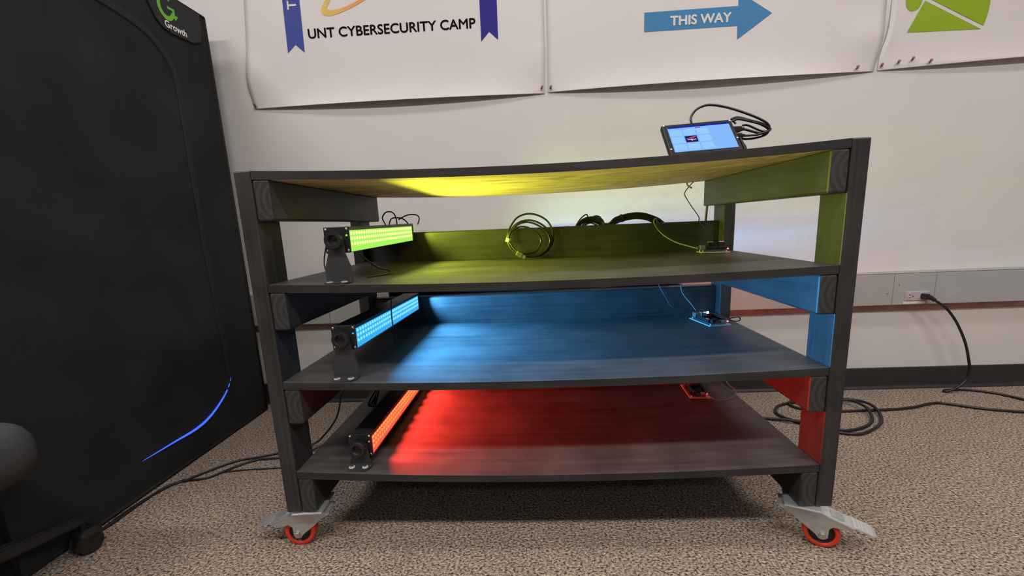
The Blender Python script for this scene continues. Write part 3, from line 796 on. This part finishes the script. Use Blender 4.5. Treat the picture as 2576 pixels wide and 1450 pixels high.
ctrl_board('controller_board', 'circuit board with a bright white light on the blue lit shelf', (1.175, 0.470), 10, 1, 0.074, 0.125, 'white')
ctrl_board('controller_board', 'circuit board glowing orange at its edges on the red lit lowest shelf', (1.132, 0.460), -4, 0, 0.064, 0.118, 'red')

# ------------------------------------------------------------------ cables on and behind the cart
def cable(name, label, paths, r, mt, group=None, **kw):
    bm = bmesh.new()
    for p in paths: tube(p, r, bm=bm, **kw)
    c = paths[0][0]
    return obj(name, bm, mt, None, loc=c, label=label, category='cable', group=group)
z2 = zshelf(2, 0.6)
# coil leaning on the back board
co = thing('coiled_cable', 'coiled black cable with pale tie leaning on the back board of the yellow shelf', 'cable', (0.59, 0.545, z2))
yb = 0.575
bm = bmesh.new()
tube([(0.510, 0.593, 0.755), (0.515, 0.595, 0.781), (0.538, 0.599, 0.817), (0.563, 0.601, 0.833), (0.595, 0.601, 0.837), (0.630, 0.601, 0.826), (0.657, 0.599, 0.804), (0.672, 0.597, 0.769), (0.669, 0.595, 0.738), (0.657, 0.591, 0.714), (0.638, 0.585, 0.698), (0.607, 0.575, 0.688), (0.574, 0.571, 0.690)], 0.0033, bm=bm)
tube([(0.512, 0.591, 0.751), (0.518, 0.593, 0.775), (0.539, 0.595, 0.800), (0.569, 0.597, 0.814), (0.605, 0.595, 0.812), (0.641, 0.593, 0.792), (0.664, 0.591, 0.759), (0.661, 0.589, 0.728), (0.641, 0.583, 0.704), (0.605, 0.573, 0.694), (0.567, 0.569, 0.696)], 0.0033, bm=bm)
tube([(0.514, 0.587, 0.749), (0.519, 0.589, 0.769), (0.541, 0.591, 0.796), (0.571, 0.593, 0.808), (0.605, 0.591, 0.803), (0.641, 0.589, 0.780), (0.659, 0.587, 0.751), (0.656, 0.585, 0.726), (0.635, 0.579, 0.701), (0.600, 0.569, 0.689), (0.559, 0.565, 0.698)], 0.0033, bm=bm)
tube([(0.513, 0.585, 0.747), (0.522, 0.587, 0.775), (0.539, 0.589, 0.788), (0.561, 0.589, 0.794), (0.588, 0.589, 0.788), (0.613, 0.589, 0.772), (0.628, 0.589, 0.747), (0.622, 0.587, 0.723), (0.607, 0.581, 0.706), (0.579, 0.571, 0.700), (0.555, 0.569, 0.704)], 0.0033, bm=bm)
tube([(0.511, 0.585, 0.747), (0.518, 0.577, 0.726), (0.531, 0.571, 0.710), (0.547, 0.565, 0.700)], 0.0033, bm=bm)
tube([(0.515, 0.583, 0.745), (0.527, 0.575, 0.726), (0.539, 0.569, 0.712), (0.549, 0.563, 0.704)], 0.0033, bm=bm)
obj('cord', bm, M['cable'], co)
T = Matrix.Translation((0.513, 0.587, 0.749)) @ Matrix.Rotation(R(18), 4, 'Y')
obj('tie', xf(lathe([(0.007, -0.007), (0.009, -0.007), (0.009, 0.007), (0.007, 0.007)], 16, 'z', closed=True), T), M['label'], co, label='pale hook and loop tie')
T = Matrix.Translation((0.552, 0.561, 0.699)) @ Matrix.Rotation(R(32), 4, 'Y')
obj('plug', xf(B(-0.012, 0.012, -0.005, 0.005, -0.009, 0.009, 0.003), T), M['cableg'], co)
obj('plug_tip', xf(B(0.012, 0.022, -0.003, 0.003, -0.006, 0.006, 0.0006), T), M['metal'], co)

# arch of bundled cables behind the board
yk = 0.690
bun = thing('cable_bundle', 'thick arch of tied black cables rising behind the back board', 'cable', (0.97, yk, 0.70))
bm = bmesh.new()
for i in range(12):
    a, b = random.uniform(-0.010, 0.010), random.uniform(-0.008, 0.008)
    tube([(0.815+a, yk+b, 0.66), (0.844+a, yk+b, 0.738+a*0.5), (0.868+a*0.7, yk+b, 0.779-a*0.8), (0.896+a*0.3, yk+b, 0.796+a), (0.932, yk+b, 0.808+a), (0.968, yk+b, 0.814+a), (1.000, yk+b, 0.813+a), (1.032, yk+b, 0.804+a), (1.064+a*0.6, yk+b, 0.785+a), (1.088+a*1.2, yk+b, 0.755), (1.104+a*1.2, yk+b, 0.66)], 0.0036, bm=bm)
obj('cord', bm, M['cable'], bun)
obj('tie', xf(lathe([(0.0125, -0.004), (0.015, -0.004), (0.015, 0.004), (0.0125, 0.004)], 14, 'x', closed=True), Matrix.Translation((0.930, yk, 0.808)) @ Matrix.Rotation(R(-17), 4, 'Y')), M['cable'], bun)
bl = bmesh.new()
for i, (a, h) in enumerate(((0.0, 0.004), (0.004, 0.0), (0.008, -0.004), (0.003, -0.008), (0.012, -0.010), (0.016, -0.015))):
    y_ = 0.676+0.005*i
    tube([(0.748+a, y_, 0.70), (0.757+a, y_, 0.771), (0.766+a, y_, 0.790+h), (0.781+a, y_, 0.803+h), (0.801+a*0.8, y_, 0.811+h), (0.824, y_, 0.812+h*1.2), (0.851-a*0.3, y_, 0.804+h*1.4), (0.862-a*0.3, y_, 0.790+h), (0.864, y_, 0.765), (0.866, y_, 0.70)], 0.0030, bm=bl)
tube([(0.752, yk, 0.76), (0.762, yk, 0.788), (0.775, yk, 0.808), (0.790, yk, 0.822), (0.801, yk, 0.827), (0.805, yk, 0.819), (0.803, yk, 0.806)], 0.0024, bm=bl)
tube([(0.812, 0.70, 0.806), (0.832, 0.70, 0.820), (0.852, 0.70, 0.816), (0.858, 0.70, 0.800), (0.850, 0.70, 0.79)], 0.0024, bm=bl)
obj('loose_cable_loop', bl, M['cable'], None, loc=(0.80, yk, 0.70), label='small tangle of black cable loops beside the thick cable arch', category='cable')
cable('network_cable', 'grey cable drooping over the back board to the yellow shelf circuit board', [[(1.07, yk, 0.765), (1.044, 0.640, 0.796), (1.028, 0.606, 0.800), (1.023, 0.600, 0.790), (1.029, 0.598, 0.776), (1.043, 0.592, 0.755), (1.062, 0.566, 0.734), (1.088, 0.535, 0.717), (1.113, 0.500, 0.707), (1.128, 0.475, zshelf(2, 1.13)+0.0165)]], 0.0026, M['cableg'])
cable('signal_wire', 'thin black wire hanging from the top shelf down to the yellow shelf circuit board', [[(1.171, 0.645, 0.923), (1.157, 0.645, 0.909), (1.140, 0.643, 0.884), (1.150, 0.640, 0.860), (1.161, 0.630, 0.838), (1.180, 0.610, 0.800), (1.178, 0.600, 0.785), (1.190, 0.575, 0.761), (1.200, 0.540, 0.737), (1.180, 0.492, 0.7255)]], 0.0017, M['cable'])
cable('power_lead', 'brown cable dropping behind the top right rail of the cart', [[(1.235, 0.672, 0.94), (1.234, 0.672, 0.892), (1.233, 0.672, 0.864), (1.230, 0.672, 0.822), (1.228, 0.672, 0.780), (1.225, 0.672, 0.70), (1.22, 0.672, 0.62)]], 0.0042, M['cableb'])
cable('lamp_lead', 'black lead looping up behind the yellow green LED bar', [[(0.100, 0.560, 0.800), (0.085, 0.560, 0.830), (0.083, 0.555, 0.846), (0.098, 0.550, 0.862), (0.118, 0.550, 0.862), (0.130, 0.550, 0.848), (0.134, 0.550, 0.816)], [(0.098, 0.56, 0.80), (0.110, 0.56, 0.838), (0.140, 0.56, 0.842), (0.160, 0.56, 0.832), (0.172, 0.56, 0.816)], [(0.135, 0.565, 0.836), (0.165, 0.570, 0.850), (0.196, 0.570, 0.850), (0.207, 0.570, 0.838), (0.200, 0.568, 0.816)]], 0.0022, M['cable'])
cable('lamp_lead', 'thin black lead bowed out left of the yellow green LED bar bracket', [[(0.113, 0.062, 0.770), (0.103, 0.075, 0.758), (0.094, 0.085, 0.742), (0.092, 0.085, 0.725), (0.098, 0.080, 0.707), (0.112, 0.070, zshelf(2, 0.11)+0.002)]], 0.0016, M['cableb'])
cable('lamp_lead', 'black lead lying under the yellow green LED bar', [[(0.175, 0.10, 0.750), (0.178, 0.14, 0.728), (0.190, 0.18, 0.706), (0.206, 0.20, 0.698), (0.215, 0.19, zshelf(2, 0.21)+0.004), (0.180, 0.12, zshelf(2, 0.18)+0.003)]], 0.0022, M['cable'])
cable('lamp_lead', 'thin lead crossing in front of the blue LED bar lens', [[(0.165, 0.30, 0.635), (0.172, 0.302, 0.600), (0.171, 0.300, 0.575), (0.170, 0.300, 0.540), (0.171, 0.302, 0.505), (0.168, 0.31, 0.475), (0.160, 0.33, 0.462)]], 0.0018, M['cable'])
# wires in the blue tier
cable('signal_wire', 'pale wire hanging in front of the blue lit back board', [[(1.050, 0.640, 0.575), (1.052, 0.608, 0.556), (1.058, 0.602, 0.542), (1.072, 0.600, 0.517), (1.083, 0.600, 0.497), (1.096, 0.600, 0.485)]], 0.0014, M['cableg'])
cable('signal_wire', 'grey wire running down to the white-lit circuit board', [[(1.126, 0.645, 0.590), (1.124, 0.606, 0.570), (1.123, 0.596, 0.548), (1.131, 0.585, 0.527), (1.146, 0.560, 0.503), (1.153, 0.532, 0.484)]], 0.0022, M['cableg'])
cable('signal_wire', 'black wire looping past the right edge of the blue lit shelf', [[(1.196, 0.410, zshelf(1, 1.2)+0.0145), (1.206, 0.402, 0.481), (1.222, 0.402, 0.487), (1.240, 0.405, 0.486), (1.243, 0.407, 0.476), (1.228, 0.405, 0.473), (1.212, 0.41, 0.478)]], 0.0019, M['cable'])
cable('signal_wire', 'thin black wire looping past the right edge of the red lit shelf', [[(1.236, 0.62, 0.36), (1.238, 0.60, 0.31), (1.243, 0.48, 0.245), (1.248, 0.43, 0.236), (1.240, 0.400, 0.232), (1.200, 0.372, zshelf(0, 1.20)+0.004), (1.165, 0.380, zshelf(0, 1.16)+0.006), (1.150, 0.408, zshelf(0, 1.15)+0.0135)]], 0.0016, M['cableg'])
# long run of cables and a black power strip hanging behind the blue board
yq = 0.672
bm = bmesh.new()
for i in range(7):
    o_ = 0.006*math.sin(i*2.1)
    tube([(0.05, yq+0.012+o_, 0.590-o_), (0.25, yq+0.006+0.003*i, 0.562+o_), (0.50, yq+0.003*i, 0.553+0.6*o_), (0.75, yq+0.003*i, 0.550-o_), (0.95, yq+0.003*i, 0.553+o_), (1.10, yq+0.003*i, 0.556+o_*0.5), (1.16, yq+0.003*i, 0.545), (1.19, yq+0.003*i, 0.49)], 0.004, bm=bm, n=8)
obj('cable_run', bm, M['cable'], None, loc=(0.6, yq, 0.55), label='long loose run of black cables behind the blue lit back board', category='cable')
ps = thing('power_strip', 'black power strip with pale sockets behind the blue lit back board', 'power strip', (0.50, yq+0.05, 0.52))
obj('body', B(0.02, 1.12, yq+0.045, yq+0.075, 0.500, 0.600, 0.004), M['header'], ps)
for i in range(9):
    obj('socket', lathe([(0.010, -0.0015), (0.010, 0.0), (0.008, 0.0)], 14, 'y', (0.52+0.062*i, yq+0.045, 0.556)), M['cableg'], ps)
# tangle at the left rear of the red tier and leads down to the floor
cable('floor_lead', 'pair of black leads hanging from the cart down to the carpet at left', [[(-0.060, 0.70, 0.40), (-0.100, 0.66, 0.30), (-0.137, 0.56, 0.215), (-0.150, 0.55, 0.160), (-0.172, 0.55, 0.104), (-0.215, 0.545, 0.050), (-0.262, 0.535, 0.012), (-0.34, 0.500, 0.005), (-0.42, 0.462, 0.005), (-0.494, 0.436, 0.005), (-0.545, 0.385, 0.005), (-0.592, 0.325, 0.005), (-0.632, 0.280, 0.005), (-0.640, 0.20, 0.005), (-0.640, 0.12, 0.005), (-0.645, 0.075, 0.005)],
    [(0.020, 0.690, 0.30), (-0.02, 0.68, 0.235), (-0.075, 0.60, 0.120), (-0.150, 0.56, 0.055), (-0.230, 0.51, 0.012), (-0.33, 0.455, 0.005), (-0.423, 0.440, 0.005), (-0.472, 0.400, 0.005), (-0.530, 0.330, 0.005), (-0.605, 0.310, 0.005), (-0.636, 0.250, 0.005), (-0.648, 0.16, 0.005), (-0.645, 0.085, 0.005)]], 0.0036, M['cordw'], clampz=0.0046)
cable('floor_lead', 'single thin lead on the carpet beside the left front post', [[(-0.06, 0.40, 0.004), (-0.20, 0.395, 0.004), (-0.33, 0.385, 0.004), (-0.44, 0.375, 0.004), (-0.49, 0.365, 0.004)]], 0.0022, M['cordw'], clampz=0.003)
bm = bmesh.new()
for i in range(6):
    o_ = 0.010*math.sin(i*1.7+1)
    tube([(0.055+o_, 0.36, zshelf(0, 0.06)+0.012+0.003*i), (0.050+o_*0.7, 0.44, 0.262+o_), (0.062-o_, 0.52, 0.280+o_), (0.085, 0.57, 0.272-o_), (0.060+o_, 0.60, 0.255)], 0.003, bm=bm)
tube([(0.058, 0.36, 0.235), (0.052, 0.34, 0.255), (0.066, 0.40, 0.288), (0.085, 0.48, 0.318), (0.090, 0.56, 0.330)], 0.003, bm=bm)
obj('lead_tangle', bm, M['cable'], None, loc=(0.055, 0.45, zshelf(0, 0.06)), label='tangle of black leads behind the red LED bar', category='cable')

# ------------------------------------------------------------------ wall cord and floor cords on the right
pc = thing('mains_cable', 'black power cord plugged in the raceway outlet and falling to the carpet', 'cable', (2.40, 0.90, 0))
bm = bmesh.new()
tube([(2.268, 0.905, 0.420), (2.290, 0.895, 0.402), (2.317, 0.888, 0.378), (2.362, 0.885, 0.318), (2.408, 0.885, 0.232), (2.438, 0.888, 0.150), (2.450, 0.890, 0.104), (2.444, 0.890, 0.064), (2.415, 0.890, 0.030), (2.380, 0.895, 0.008), (2.372, 0.905, 0.006), (2.400, 0.915, 0.006), (2.476, 0.910, 0.006), (2.540, 0.876, 0.006), (2.575, 0.832, 0.006), (2.61, 0.76, 0.006), (2.70, 0.62, 0.006)], 0.0052, bm=bm, clampz=0.0056)
obj('cord', bm, M['cordw'], pc)
bm = B(2.236, 2.254, 0.900, 0.9255, 0.417, 0.441, 0.003)
xf(bm, Matrix.Identity(4))
tube([(2.246, 0.912, 0.429), (2.262, 0.908, 0.424), (2.276, 0.902, 0.414)], 0.0085, bm=bm, seg=10)
tube([(2.254, 0.910, 0.427), (2.264, 0.907, 0.423)], 0.0105, bm=bm, seg=10)
obj('plug', bm, M['cordw'], pc)
ex = tube([(2.75, 0.64, 0.006), (2.60, 0.665, 0.006), (2.472, 0.688, 0.006), (2.363, 0.722, 0.006), (2.288, 0.764, 0.006), (2.243, 0.786, 0.006), (2.190, 0.776, 0.006), (2.121, 0.752, 0.006), (2.03, 0.736, 0.006), (1.918, 0.731, 0.006), (1.823, 0.729, 0.006), (1.73, 0.735, 0.006), (1.662, 0.775, 0.007), (1.672, 0.825, 0.008), (1.76, 0.850, 0.010), (1.898, 0.826, 0.014), (1.941, 0.800, 0.016), (1.952, 0.744, 0.018), (1.928, 0.673, 0.010), (1.882, 0.615, 0.007), (1.808, 0.564, 0.006), (1.748, 0.541, 0.006), (1.685, 0.560, 0.006), (1.60, 0.64, 0.006), (1.56, 0.72, 0.006), (1.62, 0.80, 0.006), (1.75, 0.825, 0.012), (1.883, 0.803, 0.022), (1.909, 0.741, 0.024), (1.894, 0.676, 0.014), (1.856, 0.625, 0.008), (1.786, 0.582, 0.007), (1.707, 0.570, 0.008), (1.60, 0.630, 0.014), (1.493, 0.680, 0.006), (1.36, 0.70, 0.006), (1.20, 0.69, 0.006)], 0.0056, n=8, clampz=0.006)
obj('extension_cord', ex, M['cordw'], None, loc=(1.9, 0.7, 0), label='coiled black extension cord on the carpet right of the cart', category='cable')

# ------------------------------------------------------------------ grow tent
TX, TY0, TY1, TZ = -0.668, -0.095, 0.884, 1.655
tent = thing('grow_tent', 'tall black fabric grow tent with curved zip door left of the cart', 'tent', (TX-0.45, 0.4, 0))
def tx(y, z):
    """surface of the tent side facing the cart: slack fabric between poles"""
    s = (y-TY0)/(TY1-TY0); t = z/TZ
    sag = 0.016*math.sin(math.pi*min(max(s, 0), 1))*math.sin(math.pi*min(max(t, 0), 1))
    wr = 0.0022*math.sin(9*y+6*z)*math.sin(5*z-3*y)+0.0012*math.sin(23*z+8*y)
    k = min(1, 6*min(s, 1-s, t, 1-t)) if 0 <= s <= 1 and 0 <= t <= 1 else 0
    return TX - sag + wr*max(k, 0)
bm = bmesh.new(); ny, nz = 50, 70; g = []
for j in range(nz+1):
    z = 0.004+(TZ-0.004)*j/nz
    g.append([bm.verts.new((tx(TY0+(TY1-TY0)*i/ny, z), TY0+(TY1-TY0)*i/ny, z)) for i in range(ny+1)])
for j in range(nz):
    for i in range(ny): bm.faces.new((g[j][i], g[j][i+1], g[j+1][i+1], g[j+1][i]))
for f in bm.faces: f.smooth = True
obj('door_wall', bm, M['tent'], tent)
bm = bmesh.new()
X2 = TX-0.92
v = [bm.verts.new(p) for p in ((TX, TY0, 0.004), (X2, TY0, 0.004), (X2, TY1, 0.004), (TX, TY1, 0.004), (TX, TY0, TZ), (X2, TY0, TZ), (X2, TY1, TZ), (TX, TY1, TZ))]
for q in ((0, 1, 5, 4), (1, 2, 6, 5), (2, 3, 7, 6), (4, 5, 6, 7), (3, 2, 1, 0)): bm.faces.new([v[i] for i in q])
obj('shell', bm, M['tent'], tent)
bm = bmesh.new()
for p, q in (((TX, TY1, 0.01), (TX, TY1, TZ)), ((TX, TY0, 0.01), (TX, TY0, TZ)), ((TX, TY0, TZ), (TX, TY1, TZ)), ((TX, TY0, 0.008), (TX, TY1, 0.008))):
    tube([p, q], 0.0055, bm=bm, smooth=False)
obj('seam_piping', bm, M['tent'], tent)
# zip: flat double band following the D-shaped door
zp = [(0.00, 1.540), (0.20, 1.538), (0.438, 1.522), (0.571, 1.500), (0.640, 1.462), (0.688, 1.395), (0.700, 1.310), (0.696, 1.187), (0.695, 1.023), (0.697, 0.70), (0.698, 0.40), (0.697, 0.250), (0.684, 0.212), (0.640, 0.172), (0.560, 0.130), (0.483, 0.112), (0.376, 0.112), (0.20, 0.113), (0.00, 0.115)]
zpath = [(p.x, p.y) for p in crom([(a, b, 0) for a, b in zp], 10)]
def band(path, w_, off, mt, name, par, **kw):
    bm = bmesh.new(); rows = []
    for i, (y, z) in enumerate(path):
        a = Vector(path[max(i-1, 0)]); b = Vector(path[min(i+1, len(path)-1)])
        t = (b-a).normalized(); n = Vector((-t.y, t.x))
        row = []
        for q, hgt in ((-1, 0), (-0.7, off), (0.7, off), (1, 0)):
            yy, zz = y+n.x*q*w_, z+n.y*q*w_
            row.append(bm.verts.new((tx(yy, zz)+0.0012+hgt, yy, zz)))
        rows.append(row)
    for a, b in zip(rows, rows[1:]):
        for j in range(3): bm.faces.new((a[j], a[j+1], b[j+1], b[j]))
    bmesh.ops.recalc_face_normals(bm, faces=bm.faces)
    return obj(name, bm, mt, par, **kw)
zb_ = band([p for p in zpath if p[1] > 0.232], 0.013, 0.003, M['zip'], 'zip_band', tent, label='black zip band around the door')
# blue light leaking through the part-open zip at the lower corner
sl = [p for p in zpath if (p[1] < 0.236 and p[0] > 0.245)]
def taper(path, w0, name, mt, off):
    bm = bmesh.new(); A, C = [], []
    n = len(path)
    for i, (y, z) in enumerate(path):
        s = i/(n-1)
        a = Vector(path[max(i-1, 0)]); b = Vector(path[min(i+1, n-1)])
        t = (b-a).normalized(); nn = Vector((-t.y, t.x))
        ww = w0*(math.sin(math.pi*s)**0.7)*(0.55+0.45*s if s < 0.6 else 0.82+0.0*s) + 0.0004
        if 0.10 < s < 0.16 or 0.21 < s < 0.25: ww = 0.0002
        p, q = (y+nn.x*ww, z+nn.y*ww), (y-nn.x*ww, z-nn.y*ww)
        A.append(bm.verts.new((tx(*p)+off, *p))); C.append(bm.verts.new((tx(*q)+off, *q)))
    for i in range(n-1): bm.faces.new((A[i], C[i], C[i+1], A[i+1]))
    return obj(name, bm, mt, tent, label='blue light showing through the open zip')
fine = [(p.x, p.y) for p in crom([(a, b, 0) for a, b in sl], 4)]
taper(fine, 0.0062, 'zip_gap', M['slit'], 0.0062)
# label patch hanging at the top corner
def PT(y, z): return Vector((tx(y, z)+0.0070, y, z))
def PT2(y, z): return Vector((tx(y, z)+0.0082, y, z))
ptc = [(0.600, 1.652), (0.612, 1.600), (0.640, 1.552), (0.664, 1.532), (0.700, 1.527), (0.800, 1.532), (0.838, 1.550), (0.850, 1.600), (0.852, 1.652)]
b2 = poly(ptc, PT)
r_ = bmesh.ops.extrude_face_region(b2, geom=b2.faces[:])
bmesh.ops.translate(b2, vec=(-0.006, 0, 0), verts=[q for q in r_['geom'] if isinstance(q, bmesh.types.BMVert)])
bmesh.ops.recalc_face_normals(b2, faces=b2.faces)
pt = obj('label_patch', b2, M['patch'], tent)
obj('lettering', text_bm('Growth', 0.672, 0.768, 1.538, 1.562, PT2, bold=0.03, nrm=(1, 0, 0)), M['white'], pt, label='white lettering')
L, Q = [], []
for i in range(33):
    a = R(48+292*i/32)
    L.append((0.688+0.037*math.cos(a), 1.608+0.044*math.sin(a))); Q.append((0.688+0.023*math.cos(a), 1.608+0.029*math.sin(a)))
bm = strip(L, Q, PT2)
for quad in ([(0.694, 1.613), (0.725, 1.613), (0.725, 1.604), (0.694, 1.604)], [(0.715, 1.606), (0.725, 1.606), (0.725, 1.588), (0.715, 1.588)], [(0.712, 1.594), (0.738, 1.594), (0.725, 1.576)]):
    join(bm, poly(quad, PT2))
join(bm, poly([(0.628, 1.625), (0.628, 1.638), (0.662, 1.626), (0.656, 1.614)], PT2))
obj('leaf_emblem', bm, M['lime'], pt, label='green rounded letter emblem with arrow tip')

# ------------------------------------------------------------------ office chair, mostly outside the picture
ccx, ccy = -0.710, -0.36
ch = thing('office_chair', 'grey office chair with black base at the left edge, before the tent', 'chair', (ccx, ccy, 0))
for i in range(5):
    a = R(75+72*i)
    d = Vector((math.cos(a), math.sin(a), 0)); c0 = Vector((ccx, ccy, 0.125)); L_ = 0.405
    n = Vector((-d.y, d.x, 0))
    bm = bmesh.new(); rows = []
    for s, hw_, z, th in ((0.02, 0.030, 0.135, 0.030), (0.18, 0.024, 0.122, 0.022), (0.37, 0.019, 0.100, 0.018), (L_, 0.012, 0.096, 0.014)):
        p = c0+d*s; p.z = z
        rows.append([bm.verts.new(p+n*hw_+Vector((0, 0, -th))), bm.verts.new(p-n*hw_+Vector((0, 0, -th))), bm.verts.new(p-n*hw_*0.7+Vector((0, 0, th*0.4))), bm.verts.new(p+n*hw_*0.7+Vector((0, 0, th*0.4)))])
    for u, v2 in zip(rows, rows[1:]):
        for j in range(4): bm.faces.new((u[j], u[(j+1) % 4], v2[(j+1) % 4], v2[j]))
    bm.faces.new(rows[0]); bm.faces.new(rows[-1][::-1])
    bmesh.ops.recalc_face_normals(bm, faces=bm.faces)
    bmesh.ops.bevel(bm, geom=bm.edges[:], offset=0.005, segments=2, affect='EDGES')
    lg = obj('base_leg', bm, M['plastic'], ch)
    e = c0+d*(L_-0.02); e.z = 0
    bm = bmesh.new()
    for s in (-1, 1):
        b2 = lathe([(0.012, -0.011), (0.026, -0.011), (0.029, -0.006), (0.029, 0.006), (0.026, 0.011), (0.012, 0.011)], 24, 'y')
        xf(b2, Matrix.Translation(e+Vector((0, 0, 0.0292))+n*s*0.016) @ Matrix.Rotation(a, 4, 'Z'))
        join(bm, b2)
    b2 = lathe([(0.007, 0.03), (0.007, 0.088)], 10, 'z', e); join(bm, b2)
    b2 = B(-0.022, 0.030, -0.030, 0.030, 0.034, 0.064, 0.012); xf(b2, Matrix.Translation(e) @ Matrix.Rotation(a, 4, 'Z')); join(bm, b2)
    obj('twin_caster', bm, M['plastic'], lg)
obj('gas_column', lathe([(0.040, 0.115), (0.045, 0.12), (0.045, 0.150), (0.028, 0.155), (0.028, 0.26), (0.016, 0.262), (0.016, 0.315)], 20, 'z', (ccx, ccy, 0)), M['plastic'], ch)
def cushion(x0, x1, y0, y1, z0, z1, r):
    bm = B(x0, x1, y0, y1, z0, z1, r, seg=5)
    for f in bm.faces: f.smooth = True
    return bm
obj('seat', cushion(ccx-0.25, ccx+0.262, ccy-0.29, ccy+0.235, 0.315, 0.455, 0.062), M['fabric'], ch)
obj('backrest', cushion(ccx-0.22, ccx+0.22, ccy-0.31, ccy-0.23, 0.56, 0.98, 0.035), M['fabric'], ch)
obj('back_bar', tube([(ccx, ccy-0.10, 0.305), (ccx, ccy-0.26, 0.32), (ccx, ccy-0.325, 0.42), (ccx, ccy-0.325, 0.70)], 0.018), M['plastic'], ch)
